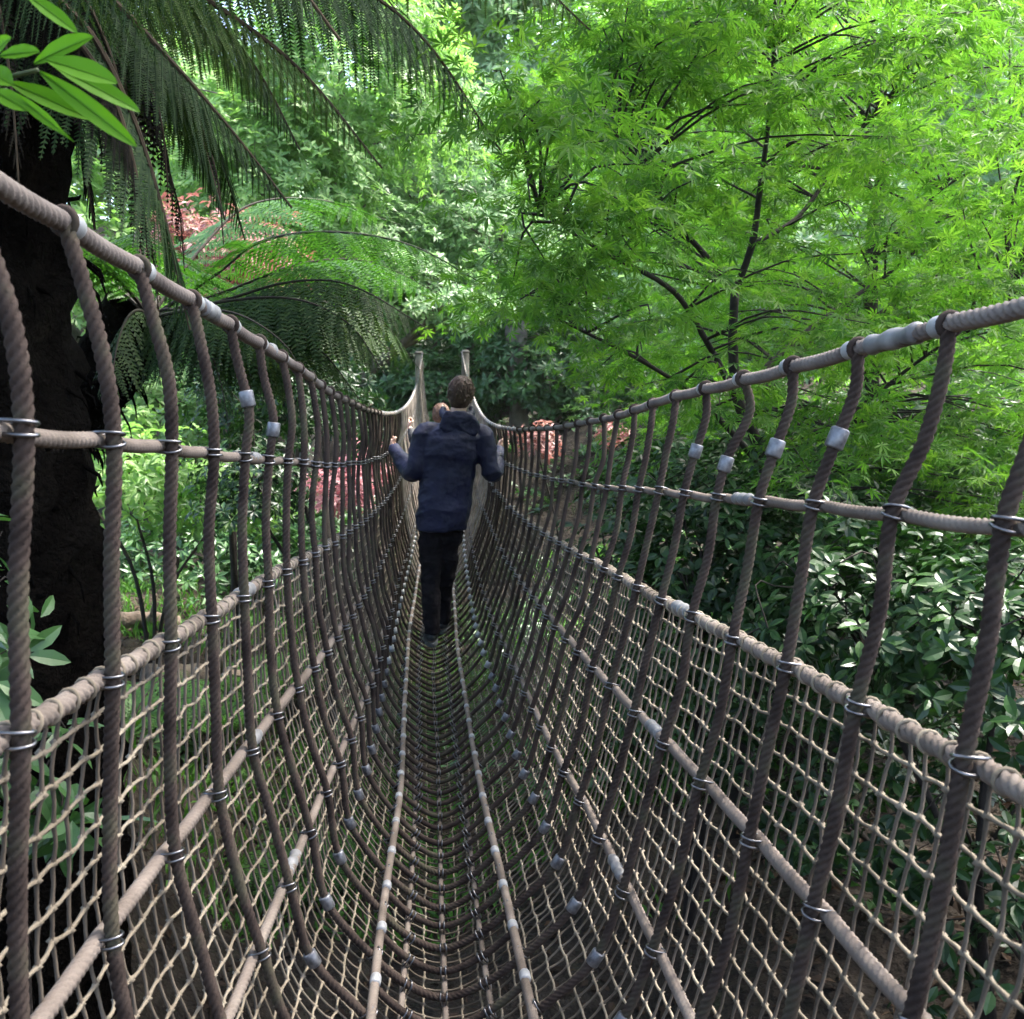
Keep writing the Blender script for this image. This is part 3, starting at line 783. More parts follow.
# shrubs on the left bank
GL = 'leafy shrubs on the left bank'
bush('bank_shrub', 'dim broad leaved shrub at the foot of the dark fern trunk', 'shrub', bt(20, 860, 2.0),
     [(at(-35, 610, 2.15), (.20, .2, .26), 18), (at(20, 800, 2.1), (.22, .18, .22), 22), (at(-60, 700, 2.0), (.24, .2, .3), 20)], 5, .095, M['undergrowth'], T_LEAF, 'bark', GL, .010, 3, .4, .3, .5, 26, lift=(-.4, .4))
bush('bank_shrub', 'bright green shrub on the bank seen between the left hoops', 'shrub', bt(150, 620, 7.4),
     [(at(130, 480, 7.4), (.7, .6, .4), 260), (at(215, 505, 7.8), (.6, .6, .35), 200), (at(60, 440, 8), (.8, .6, .6), 200)], 7, .10, M['back_lime'], T_LO, 'bark', GL, .02, 4, .4, .3, .5, 30)
bush('bank_shrub', 'dark green shrub below the tree fern fronds beside the left handrail', 'shrub', bt(330, 520, 7.0),
     [(at(285, 400, 7.2), (.7, .6, .5), 420), (at(322, 410, 8.4), (.5, .6, .4), 220), (at(255, 490, 6.6), (.45, .5, .35), 200)], 7, .075, M['camellia'], T_LO, 'bark', GL, .03, 4, .4, .3, .5, 30)
bush('bank_shrub', 'green shrub against the far bank below the pink leaves', 'shrub', bt(300, 620, 10.5),
     [(at(300, 540, 10.5), (1.2, .8, .6), 330), (at(180, 560, 10.0), (1.2, .8, .6), 260)], 7, .12, M['undergrowth'], T_LO, 'bark', GL, .03, 4, .4, .3, .5, 30)

# ------------------------------------------------------------------ tree ferns
def frond(mb, path, width, hang, npin=30, mi=0, mis=1, rr=.010, pinn=17, start=.12, pw=.11):
    """one fern frond: stem with paired leaflets, each a comb of small lobes"""
    Q = spline(np.array(path), n=60); T, _, _ = frames(Q)
    L = np.linalg.norm(np.diff(Q, axis=0), axis=1).sum()
    tube(mb, Q, np.linspace(rr, rr*.22, 60), 6, mi=mis)
    up = V3(0, 0, 1)
    for q in range(npin):
        s = start+(1-start)*(q+.5)/npin
        i = int(s*59); p = Q[i]; t = T[i]
        side = np.cross(t, up); side /= np.linalg.norm(side)+1e-9
        prof = min(1, (s-start+.10)*3.2)*(1-((s-.35)/.66)**2 if s > .35 else 1)
        prof = max(prof, .06)
        for sx in (-1, 1):
            h = hang+random.uniform(-.12, .12)
            d = side*sx*math.cos(h)-up*math.sin(h)+t*.35
            d /= np.linalg.norm(d)
            lp = width*prof*random.uniform(.85, 1.1)
            # midrib of the leaflet, drooping
            u = np.linspace(0, 1, 5)[:, None]
            R = p+d*lp*u-up*lp*.22*u**2
            tube(mb, R, np.linspace(rr*.18, .0008, 5), 3, caps=False, mi=0)
            # lobes
            n = pinn; v_ = np.linspace(.06, .98, n)
            base = p+d*lp*v_[:, None]-up*lp*.22*(v_**2)[:, None]
            nn = np.cross(d, t); nn /= np.linalg.norm(nn)+1e-9
            w = np.cross(nn, d); wl = lp*pw*(1-v_**2.2*.85)
            for sg in (-1, 1):
                dd = w[None]*sg+d[None]*.45-up[None]*.12+rng.normal(0, .08, (n, 3))
                dd = norm(dd); half = lp/n*.42
                tip = base+dd*wl[:, None]
                V_ = np.stack([base-d*half, base+d*half, tip+d*half*.55, tip-d*half*.15], 1)
                mb.add(V_.reshape(-1, 3), (np.arange(4)[None]+(np.arange(n)*4)[:, None]), mi)

def arch(c, az, el, L, droop, n=7):
    """stem path: leaves the crown at angle el and bends over"""
    P = [np.asarray(c, float)]; e = el
    for i in range(n-1):
        d = V3(math.sin(az)*math.cos(e), math.cos(az)*math.cos(e), math.sin(e))
        P.append(P[-1]+d*L/(n-1)); e -= droop/(n-1)
    return P

def fern_trunk(base, top, r0, r1, t, skirt=0):
    mb = MB()
    n = 60; u = np.linspace(0, 1, n)[:, None]
    P = base+(top-base)*u+np.stack([.03*np.sin(u[:, 0]*5), .03*np.cos(u[:, 0]*4), 0*u[:, 0]], 1)
    r = r0+(r1-r0)*u[:, 0]+.16*np.clip((u[:, 0]-.68)/.32, 0, 1)**1.3*(r0/.4)
    T, N, B = frames(P); ns = 28; th = np.arange(ns)*2*PI/ns
    rr = r[:, None]*(1+rng.normal(0, .05, (n, ns))+.05*np.sin(th*7)[None])
    v = P[:, None]+rr[..., None]*(np.cos(th)[None, :, None]*N[:, None]+np.sin(th)[None, :, None]*B[:, None])
    i = np.arange(n-1)[:, None]*ns; j = np.arange(ns)[None]; j2 = (j+1) % ns
    mb.add(v.reshape(-1, 3), np.stack([i+j, i+j2, i+ns+j2, i+ns+j], -1).reshape(-1, 4))
    # fibres and old stem stubs
    for _ in range(260):
        q = random.uniform(.03, .97); a = random.uniform(0, 6.28); k = int(q*(n-1))
        p = v[k, int(a/6.284*ns) % ns]; o = p-P[k]; o /= np.linalg.norm(o)
        e = p+o*random.uniform(.02, .06)+V3(0, 0, random.uniform(-.16, .05))
        tube(mb, np.stack([p-o*.01, (p+e)/2+o*.015, e]), [.008, .006, .002], 4)
    mb.build('trunk', M['bark_dark'], t)

GF = 'tree ferns left of the bridge'
# the big dark one in the left foreground
base = V3(-1.52, 3.0, gz(-1.5, 3.0)-.1); crown = V3(-1.46, 3.0, OZ+1.42)
tf = thing('tree_fern', 'large tree fern with thick black trunk and drooping brown green fronds, left foreground', 'tree fern', base, GF)
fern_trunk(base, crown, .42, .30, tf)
expl = [([crown, at(105, -5, 2.75), at(170, 60, 2.7), at(235, 135, 2.75), at(292, 208, 2.85)], .25, 1.0, M['fern_dark']),
        ([crown, at(130, -40, 2.8), at(215, 5, 2.9), at(300, 70, 3.1), at(382, 168, 3.3)], .20, 1.05, M['fern_olive']),
        ([crown, at(160, -100, 2.9), at(330, -30, 3.1), at(420, 35, 3.3), at(500, 150, 3.5)], .30, 1.15, M['fern_dark']),
        ([crown, at(200, -140, 3.0), at(380, -110, 3.4), at(500, -50, 3.6), at(590, 30, 3.9)], .34, 1.1, M['fern_olive']),
        ([crown, at(80, 20, 2.6), at(130, 110, 2.55), at(165, 220, 2.55), at(190, 330, 2.6)], .36, 1.0, M['fern_dark']),
        ([crown, at(140, 30, 3.3), at(210, 130, 3.5), at(245, 240, 3.6)], .26, 1.0, M['fern_dark']),
        ([crown, at(90, -60, 2.3), at(190, -60, 2.1), at(290, -20, 2.0), at(340, 40, 2.0)], .26, 1.1, M['fern_dark'])]
expl += [([crown, at(60, 20, 2.55), at(110, 90, 2.5), at(135, 170, 2.5), at(150, 260, 2.52)], .22, 1.15, M['fern_dead']),
         ([crown, at(70, -20, 2.9), at(140, 30, 2.95), at(190, 110, 3.0), at(225, 220, 3.05)], .24, 1.1, M['fern_dark']),
         ([crown, at(90, -50, 3.1), at(180, -10, 3.2), at(250, 60, 3.3), at(300, 150, 3.4)], .22, 1.1, M['fern_dark']),
         ([crown, at(40, 30, 2.7), at(70, 90, 2.65), at(85, 160, 2.65), at(95, 230, 2.68)], .20, 1.2, M['fern_dead']),
         ([crown, at(90, 0, 2.8), at(120, 60, 2.8), at(130, 150, 2.8)], .20, 1.2, M['fern_dead'])]
for path, w, h, m_ in expl:
    mb = MB(); frond(mb, path, w, h, 72, rr=.015, pinn=34, pw=.085); mb.build('frond', [m_, M['rachis_brown']], tf, smooth=False)
for a in np.linspace(-2.9, 3.1, 11):
    if -.2 < a-1.2 < 1.3: continue
    mb = MB(); frond(mb, arch(crown, a, .7, random.uniform(1.9, 2.4), 1.5), .42, .5, 28, rr=.012, pinn=14)
    mb.build('frond', [M['fern_dark'], M['rachis_brown']], tf, smooth=False)
for a in (.7, 1.0, 1.35, 1.75, 2.1, 2.5, .35, 2.8):      # the skirt of dead fronds against the trunk
    mb = MB(); frond(mb, arch(crown, a, -.25, random.uniform(1.1, 1.7), 1.5), .2, 1.2, 22, rr=.009, pinn=9)
    mb.build('dead_frond', [M['fern_dead'], M['rachis_brown']], tf, smooth=False)

# second tree fern behind the handrail
crown = at(150, 318, 5.2); base = V3(crown[0]-1.7, crown[1]+.5, gz(crown[0]-1.7, crown[1]+.5)-.1)
tf = thing('tree_fern', 'smaller tree fern with flat bright fronds spreading over the left handrail', 'tree fern', base, GF)
fern_trunk(base, crown, .17, .14, tf)
for path, w, h in (([crown, at(215, 275, 5.1), at(260, 242, 5.0), at(330, 232, 4.9), at(410, 245, 4.9), at(485, 285, 5.0)], .46, .22),
                   ([crown, at(230, 290, 5.2), at(300, 264, 5.3), at(370, 262, 5.5), at(450, 300, 5.7)], .48, .30),
                   ([crown, at(225, 300, 4.9), at(290, 282, 4.8), at(350, 285, 4.7), at(430, 330, 4.7)], .44, .75),
                   ([crown, at(200, 250, 5.5), at(250, 205, 5.8), at(320, 200, 6.1), at(400, 225, 6.4)], .50, .2),
                   ([crown, at(220, 320, 4.9), at(270, 325, 4.8), at(320, 350, 4.7), at(360, 400, 4.7)], .40, .85),
                   ([crown, at(235, 300, 4.7), at(300, 300, 4.6), at(350, 325, 4.6), at(385, 375, 4.6)], .40, 1.05),
                   ([crown, at(215, 300, 5.4), at(280, 290, 5.6), at(340, 310, 5.8), at(390, 350, 5.9)], .44, 1.0),
                   ([crown, at(195, 310, 4.6), at(240, 315, 4.4), at(285, 345, 4.3), at(310, 390, 4.3)], .34, 1.0),
                   ([crown, at(240, 310, 5.6), at(310, 300, 5.9), at(380, 320, 6.2), at(420, 370, 6.4)], .48, .9)):
    mb = MB(); frond(mb, path, w, h, 32, rr=.011, pinn=18, pw=.13); mb.build('frond', [M['fern'] if h < .5 else M['fern_dark'], M['rachis']], tf, smooth=False)
for a in (-2.6, -1.9, -1.2, -.5, .1, 2.9, 3.6):
    mb = MB(); frond(mb, arch(crown, a, .75, random.uniform(1.2, 1.6), 1.4), .40, .35, 26, rr=.011, pinn=14)
    mb.build('frond', [M['fern'], M['rachis']], tf, smooth=False)
for a in (.9, 1.3, 1.6, 1.9, 2.2, 2.5, 2.8, 3.1):
    mb = MB(); frond(mb, arch(crown, a, .15, random.uniform(.8, 1.3), 1.6), .30, 1.0, 24, rr=.009, pinn=12)
    mb.build('frond', [M['fern_dark'], M['rachis']], tf, smooth=False)

# ground ferns on the bank
for x, y, Y, L, lb_ in ((120, 600, 5.6, .75, 'low fern on the bank right of the black trunk'), (205, 620, 6.6, .7, 'low fern beside the logs on the left bank'),
                       (270, 560, 7.5, .8, 'low fern below the pink shrub on the left bank'), (500, 500, 17.5, .7, 'fern at the foot of the far landing'),
                       (300, 700, 5.0, .55, 'small fern in the bright ground cover under the left net')):
    p = at(x, y, Y); p[2] = gz(p[0], p[1])+.03
    t = thing('ground_fern', lb_, 'fern', p, 'ferns growing from the ground')
    for a in np.arange(9)*.7+random.random():
        mb = MB(); frond(mb, arch(p, a, 1.0, L*random.uniform(.8, 1.1), 1.5), .2*L/.6, .2, 18, rr=.005, pinn=9, pw=.14)
        mb.build('frond', [M['fern'], M['rachis']], t, smooth=False)

# ------------------------------------------------------------------ logs and ground cover
for q, (x0, y0, x1, y1, Y, r, lb_) in enumerate(((95, 500, 175, 545, 8.2, .075, 'upper pale log lying on the left bank'), (140, 582, 250, 608, 7.2, .11, 'lower brown log beside the ferns on the left bank'))):
    a = at(x0, y0, Y); b_ = at(x1, y1, Y+.4)
    a[2] = gz(a[0], a[1])+r*.8; b_[2] = gz(b_[0], b_[1])+r*.8
    t = thing('fallen_log', lb_, 'log', (a+b_)/2-V3(0, 0, r), 'logs on the left bank')
    P = spline(np.stack([a, (a+b_)/2+V3(0, .05, .02), b_]), n=24)
    mb = MB(); tube(mb, P, r*(1+.07*np.sin(np.arange(24)*1.3)), 14); mb.build('log_body', M['log'], t)
    mb = MB(); m_ = P[15]; tube(mb, np.stack([m_, m_+V3(.06, -.1, .14), m_+V3(.09, -.14, .26)]), [r*.4, r*.3, r*.2], 8); mb.build('branch_stub', M['log'], t)

n = 26000
gx = rng.uniform(-5, 2.2, n); gy = rng.uniform(4.4, 14, n)
keep = (np.array([mnoise.noise(Vector((a*.7, b_*.7, 2))) for a, b_ in zip(gx, gy)]) > -.12)
gx, gy = gx[keep], gy[keep]; n = len(gx)
P = np.stack([gx, gy, ground(gx, gy)-.005], 1)
D = norm(rng.normal(0, .55, (n, 3))*V3(1, 1, 0)+V3(0, 0, 1)); mb = MB()
scatter(mb, t_leaf_lo(.07, .35, .01), P, D, rng.normal(0, 1, (n, 3)), rng.uniform(.07, .20, n))
tag(mb.build('grass', M['grass'], smooth=False), 'bright green grass growing on the valley floor', 'grass', kind='stuff')
n = 12000
gx = rng.uniform(-4, 4, n); gy = rng.uniform(-1, 9, n); mb = MB()
scatter(mb, T_LO, np.stack([gx, gy, ground(gx, gy)+.012], 1), rng.normal(0, 1, (n, 3))*V3(1, 1, .25), rng.normal(0, .35, (n, 3))+V3(0, 0, 1), rng.uniform(.04, .11, n))
tag(mb.build('leaf_litter', M['dead_leaf'], smooth=False), 'brown fallen leaves under the bridge', 'leaf litter', kind='stuff')
n = 14000; mb = MB()
gx = rng.uniform(-14, 14, n*3); gy = rng.uniform(2.2, 32, n*3)
keep = np.array([mnoise.noise(Vector((a*.9+7, b_*.9, 5))) for a, b_ in zip(gx, gy)]) > .08
keep &= ~((np.abs(gx) < 1.7) & (gy < 5.5))
gx, gy = gx[keep][:n], gy[keep][:n]
rosettes(mb, np.stack([gx, gy, ground(gx, gy)+rng.uniform(.04, .22, len(gx))], 1), np.tile(V3(0, 0, 1), (len(gx), 1))+rng.normal(0, .3, (len(gx), 3)), 6, .11, T_WIDE, .01)
tag(mb.build('ground_cover', M['undergrowth'], smooth=False), 'low leafy plants covering the slopes under the bridge', 'ground cover', kind='stuff')

# ------------------------------------------------------------------ the leafy sprig hanging in at the top left
sp0 = at(-130, 120, .95)
b = V3(-.98, .75, gz(-.98, .75))
sprig = thing('rhododendron_branch', 'bright green leafy sprig reaching in at the top left corner', 'branch', b)
n0 = at(38, 70, .92); n1 = at(8, 92, .94); n2 = at(22, -14, .95)
mb = MB()
limb(mb, np.array([b, b+V3(-.05, .05, 1.0), at(-170, 330, .9), sp0, at(-40, 98, .94), n1]), .014, .0035, 7, .03)
limb(mb, np.array([at(-40, 98, .94), at(0, 80, .93), n0]), .0032, .002, 6, .01)
limb(mb, np.array([sp0, at(-60, 10, .96), n2]), .004, .0022, 6, .01)
mb.build('stem', M['twig'], sprig)
def big_leaf(p0, p1, w, roll, bend):
    """one lanceolate leaf from p0 to p1 with a folded midrib"""
    p0, p1 = np.asarray(p0), np.asarray(p1); d = p1-p0; L = np.linalg.norm(d); d /= L
    nrm = V3(math.sin(roll)*.5, -1, .45); nrm -= d*(nrm@d); nrm /= np.linalg.norm(nrm)
    x = np.cross(d, nrm); mb = MB(); n, k = 22, 9
    u = np.linspace(0, 1, n); hw = w*np.sin(PI*np.clip(u, 0, 1)**1.12)**.62; hw[0] = .0012; hw[-1] = .0004
    s = np.linspace(-1, 1, k)
    v = p0+d*(u*L)[:, None, None]+x*(s[None]*hw[:, None])[..., None]
    z = -bend*L*(u**2)[:, None]+hw[:, None]*(.32*np.abs(s)[None]**1.3)+.0003*np.sin(u*23)[:, None]*np.abs(s)[None]
    v = v+nrm*z[..., None]
    i = np.arange(n-1)[:, None]*k; j = np.arange(k-1)[None]
    mb.add(v.reshape(-1, 3), np.stack([i+j, i+j+1, i+k+j+1, i+k+j], -1).reshape(-1, 4))
    mid = p0+d*(u*L)[:, None]+nrm*(-bend*L*u**2)[:, None]
    tube(mb, mid, np.linspace(.0011, .0003, n), 5)
    mb.build('leaf', M['sprig'], sprig)
for a, b_, w, ro, be in (((34, 64), (90, 34), 11, .2, .06), ((46, 60), (116, 79), 12, .5, .08), ((56, 68), (139, 106), 9.5, .5, .10), ((40, 72), (134, 141), 9.5, -.4, .10),
                         ((8, 82), (90, 116), 10, .3, .06), ((0, 56), (38, 50), 8, .3, .05), ((12, 92), (60, 130), 5, -.9, .1), ((-20, 66), (9, 36), 10, .2, .05),
                         ((26, -6), (76, 30), 7.5, .3, .05), ((-14, 70), (10, 82), 11, .1, .1), ((-8, 90), (26, 108), 8, -.3, .1), ((14, 94), (72, 140), 2.2, -1.2, .05)):
    Yq = random.uniform(.90, .95)
    big_leaf(at(*a, Yq), at(*b_, Yq-random.uniform(0, .03)), w/F_PX*.93, ro, be)

# ------------------------------------------------------------------ people
def remesh(mb, name, m, parent, vox, smooth=6, wr=0, wscale=9, wseed=0):
    """voxel-union of the collected closed shapes into one continuous surface"""
    tmp = mb.build('tmp', m)
    md = tmp.modifiers.new('r', 'REMESH'); md.mode = 'VOXEL'; md.voxel_size = vox; md.use_smooth_shade = True
    if smooth:
        s = tmp.modifiers.new('s', 'SMOOTH'); s.iterations = smooth; s.factor = .5
    dg = bpy.context.evaluated_depsgraph_get()
    me = bpy.data.meshes.new_from_object(tmp.evaluated_get(dg))
    bpy.data.objects.remove(tmp)
    nv = len(me.vertices); co = np.empty(nv*3, np.float32); me.vertices.foreach_get('co', co); co = co.reshape(-1, 3)
    if wr:
        no = np.empty(nv*3, np.float32); me.vertices.foreach_get('normal', no); no = no.reshape(-1, 3)
        w = np.array([mnoise.ridged_multi_fractal(Vector((p[0]*wscale*.8, p[1]*wscale*.8, p[2]*wscale*1.3+wseed)), 1.0, 2.0, 3, 1.0, 2.0) for p in co])
        co = co+no*((w-w.mean())*wr)[:, None]
    co = co-world_loc(parent).astype(np.float32)
    me.vertices.foreach_set('co', co.astype(np.float32).ravel()); me.update()
    for p in me.polygons: p.use_smooth = True
    me.materials.clear(); me.materials.append(m); me.name = name
    o = bpy.data.objects.new(name, me); C.objects.link(o); o.parent = parent
    return o

def lathe_ell(mb, rows, ns=24):
    """closed loft of horizontal ellipses: rows = (x, y, z, rx, ry)"""
    th = np.arange(ns)*2*PI/ns; v = []
    for x, y, z, rx, ry in rows:
        v.append(np.stack([x+rx*np.cos(th), y+ry*np.sin(th), np.full(ns, z)], 1))
    v = np.vstack(v); n = len(rows); i = np.arange(n-1)[:, None]*ns; j = np.arange(ns)[None]; j2 = (j+1) % ns
    f = np.stack([i+j, i+j2, i+ns+j2, i+ns+j], -1).reshape(-1, 4)
    v = np.vstack([v, v[:ns].mean(0), v[-ns:].mean(0)]); J = np.arange(ns); K = (J+1) % ns
    mb.add(v, [f, np.concatenate([np.stack([np.full(ns, n*ns), K, J], 1), np.stack([np.full(ns, n*ns+1), (n-1)*ns+J, (n-1)*ns+K], 1)])])

def hand(mb, wrist, grip, rope_dir, sgn):
    """palm plus five separate fingers closing round a rope that runs along rope_dir"""
    d = grip-wrist; d /= np.linalg.norm(d); r = rope_dir/np.linalg.norm(rope_dir)
    out = np.cross(d, r); out /= np.linalg.norm(out)
    r = np.cross(out, d)
    palm = wrist+d*.055
    blob(mb, palm-out*sgn*0, (.042, .020, .052), 16, 10, rot=np.stack([r, out, d], 1))
    for q, L in zip((-.032, -.011, .011, .032), (.070, .080, .076, .060)):
        a = palm+d*.035+r*q
        P = np.stack([a-d*.02, a+d*.02+out*.006, a+d*.036+out*.026, a+d*.030+out*.046, a+d*.008+out*.052])
        P = a+(P-a)*(L/.076)
        tube(mb, spline(P, n=14), np.linspace(.0092, .0072, 14), 8)
    a = palm-d*.02+r*.036
    tube(mb, spline(np.stack([a-r*.012, a+r*.018+out*.018, a+r*.012+d*.028+out*.034, a-r*.004+d*.045+out*.04]), n=12), np.linspace(.0115, .008, 12), 8)

def person(base, label, J, coat, hairm, hoodie=True, tall=1.0, shoe_dir=.1):
    B = np.asarray(base, float)
    g = {k: B+V3(*v)*tall if not isinstance(v, np.ndarray) else v for k, v in J.items() if isinstance(v, (tuple, np.ndarray)) and k != 'look'}
    root = thing('person', label, 'person', base)
    # --- body: one continuous figure
    mb = MB()
    h = g['head']; nk = g['neck']; ch = g['chest']; pv = g['pelvis']
    hx = norm(h-nk)
    fx = norm(V3(*J['look'])); fx = norm(fx-hx*(fx@hx)); rx = np.cross(fx, hx)
    Rm = np.stack([rx, fx, hx], 1)
    def skull(v, d):
        v = v.copy(); lowr = np.clip(-d[:, 2], 0, 1)
        v[:, 0] *= 1-.28*lowr**1.5; v[:, 1] += .012*lowr; v[:, 1] *= 1-.08*lowr
        return v
    blob(mb, h, (.076, .096, .118), 28, 20, rot=Rm, fn=skull)
    for e in (-1, 1):
        blob(mb, h+rx*e*.077-fx*.008-hx*.012, (.010, .020, .031), 10, 8, rot=Rm)           # ears
    blob(mb, h+fx*.098-hx*.020, (.014, .020, .026), 10, 8, rot=Rm)                          # nose
    blob(mb, h+fx*.082+hx*.022, (.052, .014, .012), 12, 8, rot=Rm)                          # brow
    blob(mb, h+fx*.088-hx*.062, (.024, .010, .010), 10, 8, rot=Rm)                          # mouth
    blob(mb, h+fx*.070-hx*.098, (.028, .024, .020), 10, 8, rot=Rm)                          # chin
    tube(mb, np.stack([h-hx*.06, nk+hx*.02, nk-hx*.06]), [.052, .056, .075], 16)
    lathe_ell(mb, [(pv[0], pv[1], pv[2]-.10, .13, .09), (pv[0], pv[1], pv[2], .15, .10), (pv[0]*.5+ch[0]*.5, pv[1]*.5+ch[1]*.5, (pv[2]+ch[2])/2, .135, .095),
                   (ch[0], ch[1], ch[2], .155, .10), (nk[0]*.4+ch[0]*.6, nk[1]*.4+ch[1]*.6, ch[2]*.45+nk[2]*.55, .15, .085), (nk[0], nk[1], nk[2]-.02, .06, .055)])
    for s in 'LR':
        sh, el, wr, gr = g['sh'+s], g['el'+s], g['wr'+s], g['gr'+s]
        tube(mb, spline(np.stack([sh, (sh+el)/2, el, (el+wr)/2, wr]), n=24), np.interp(np.linspace(0, 1, 24), [0, .5, .6, 1], [.05, .038, .038, .026]), 12)
        hand(mb, wr, gr, V3(0, .1, 1), 1 if s == 'L' else -1)
        hp, kn, an = g['hip'+s], g['kn'+s], g['an'+s]
        tube(mb, spline(np.stack([hp, (hp+kn)/2, kn, (kn*.6+an*.4), an]), n=26), np.interp(np.linspace(0, 1, 26), [0, .5, .72, 1], [.082, .055, .052, .036]), 12)
        blob(mb, an+V3(.0, .06, -.06), (.038, .11, .032), 12, 8)
    body = remesh(mb, 'body', M['skin'], root, .0055, 3)
    for e in (-1, 1):
        em = MB(); blob(em, h+rx*e*.032+fx*.083+hx*.004, (.012, .012, .012), 10, 8); em.build('eye', M['eye'], root)
    # --- hair: a cap with tufts
    mb = MB()
    def cap(v, d):
        v = v.copy(); f = np.clip(d[:, 1], 0, 1); v[:, 2] += .0*f
        lowr = np.clip(-d[:, 2], 0, 1); v *= (1-.22*lowr*(.1+f))[:, None]; v[:, 2] -= .022*lowr*(d[:, 1] < .2)
        return v
    hc = h-fx*.013+hx*.018
    blob(mb, hc, (.086, .100, .112), 26, 18, rot=Rm, fn=cap)
    for q in range(60):
        d = rnd_dir(1)[0]
        if d[2] < -.55 or (d[1] > .35 and d[2] < .45): continue
        p = hc+Rm@(d*V3(.083, .097, .108)); o = Rm@norm(d*V3(1, 1, .8))
        fl = norm(Rm@V3(random.uniform(-.6, .6), .2+random.uniform(-.7, .6), -.7+d[2]*.8))
        e = p+o*.012+fl*random.uniform(.012, .030)
        tube(mb, spline(np.stack([p-o*.01, p+o*.012, e]), n=6), np.linspace(.009, .002, 6), 6)
    ho_ = remesh(mb, 'hair', hairm, root, .0055, 4, .0015, 40)
    sm = MB(); cw = norm(V3(.15, -.45, .9))                      # strands flow down from the crown
    for q in range(620):
        d = rnd_dir(1)[0]
        if d[2] < -.5 or (d[1] > .3 and d[2] < .35): continue
        fl = d-cw*(d@cw); fl = norm(fl)+rng.normal(0, .35, 3); path = []
        for t_ in range(5):
            path.append(hc+Rm@(d*V3(.086, .100, .111)*(1.0+.035*t_/4+.012*random.random())))
            d = norm(d+fl*.13+V3(0, 0, -.05))
        tube(sm, np.array(path), np.array([.0035, .004, .0035, .0025, .0008]), 4, caps=False)
    sm.build('hair_strands', hairm, ho_)
    # --- trousers
    mb = MB()
    lathe_ell(mb, [(pv[0], pv[1], pv[2]-.13, .148, .112), (pv[0], pv[1], pv[2]-.02, .152, .115), (pv[0], pv[1], pv[2]+.04, .145, .105)])
    for s in 'LR':
        hp, kn, an = g['hip'+s], g['kn'+s], g['an'+s]
        tube(mb, spline(np.stack([hp+V3(0, 0, .02), (hp+kn)/2, kn, (kn+an)/2+V3(0, -.008, 0), an+V3(0, -.008, -.025)]), n=30),
             np.interp(np.linspace(0, 1, 30), [0, .25, .5, .8, 1], [.090, .084, .070, .060, .058]), 16)
    remesh(mb, 'trousers', M['trousers'], root, .008, 3, .014, 7, 3)
    # --- shoes
    for s in 'LR':
        an = g['an'+s]; mb = MB()
        def last(v, d):
            v = v.copy(); v[:, 2] = np.where(v[:, 2] < -.028, -.028, v[:, 2]); v[:, 2] += np.where(d[:, 1] < 0, .012*-d[:, 1], 0); v[:, 0] *= 1+.12*d[:, 1]; return v
        a2 = math.radians(J['toe'+s]); Rz = np.array([[math.cos(a2), -math.sin(a2), 0], [math.sin(a2), math.cos(a2), 0], [0, 0, 1]])
        blob(mb, an+Rz@V3(0, .065, -.050), (.048, .140, .048), 20, 14, rot=Rz, fn=last)
        tube(mb, np.stack([an+V3(0, -.005, -.05), an+V3(0, -.005, .02)]), [.047, .046], 16)
        so = remesh(mb, 'shoe', M['shoe'], root, .006, 3)
        mb = MB()
        th = np.arange(24)*2*PI/24; ex = .052*np.cos(th)*(1+.12*np.sin(th)); ey = .145*np.sin(th)
        pt = np.stack([ex, ey, 0*ex], 1)@Rz.T+an+Rz@V3(0, .065, 0)
        v = np.vstack([pt+V3(0, 0, -.098), pt+V3(0, 0, -.074)]); J_ = np.arange(24); K = (J_+1) % 24
        mb.add(v, [np.stack([J_, K, K+24, J_+24], 1), J_[None, ::-1], (J_+24)[None]])
        mb.build('sole', M['sole'], so, smooth=False)
    # --- jacket
    mb = MB(); hem = J['hem']*tall+B[2]
    hx_ = pv[0]+.004
    lathe_ell(mb, [(hx_-.005, pv[1]-.005, hem, .170, .130), (hx_, pv[1]-.005, hem+.05, .178, .138), (hx_*.7+ch[0]*.3, pv[1], hem+.16, .182, .138), (hx_*.35+ch[0]*.65, ch[1]-.005, ch[2]-.18, .182, .132),
                   (ch[0], ch[1]-.005, ch[2], .198, .135), (ch[0]*.7+nk[0]*.3, ch[1]-.002, ch[2]+.10, .205, .125), (ch[0]*.4+nk[0]*.6, nk[1]-.015, nk[2]-.075, .165, .100), (nk[0], nk[1]-.008, nk[2]-.02, .090, .080), (nk[0], nk[1], nk[2]+.025, .076, .074)])
    for s in 'LR':
        sh, el, wr = g['sh'+s], g['el'+s], g['wr'+s]
        cuff = wr-norm(wr-el)*.02
        tube(mb, spline(np.stack([sh+(nk-sh)*.45-V3(0, 0, .045), sh+V3(0, 0, -.015), (sh+el)/2, el, (el+cuff)/2+V3(0, 0, -.012), cuff]), n=34), np.interp(np.linspace(0, 1, 34), [0, .12, .25, .45, .62, .8, 1], [.056, .068, .070, .064, .064, .058, .046]), 18)
    jk = remesh(mb, 'jacket', coat, root, .008, 3, .012, 5.5, 11)
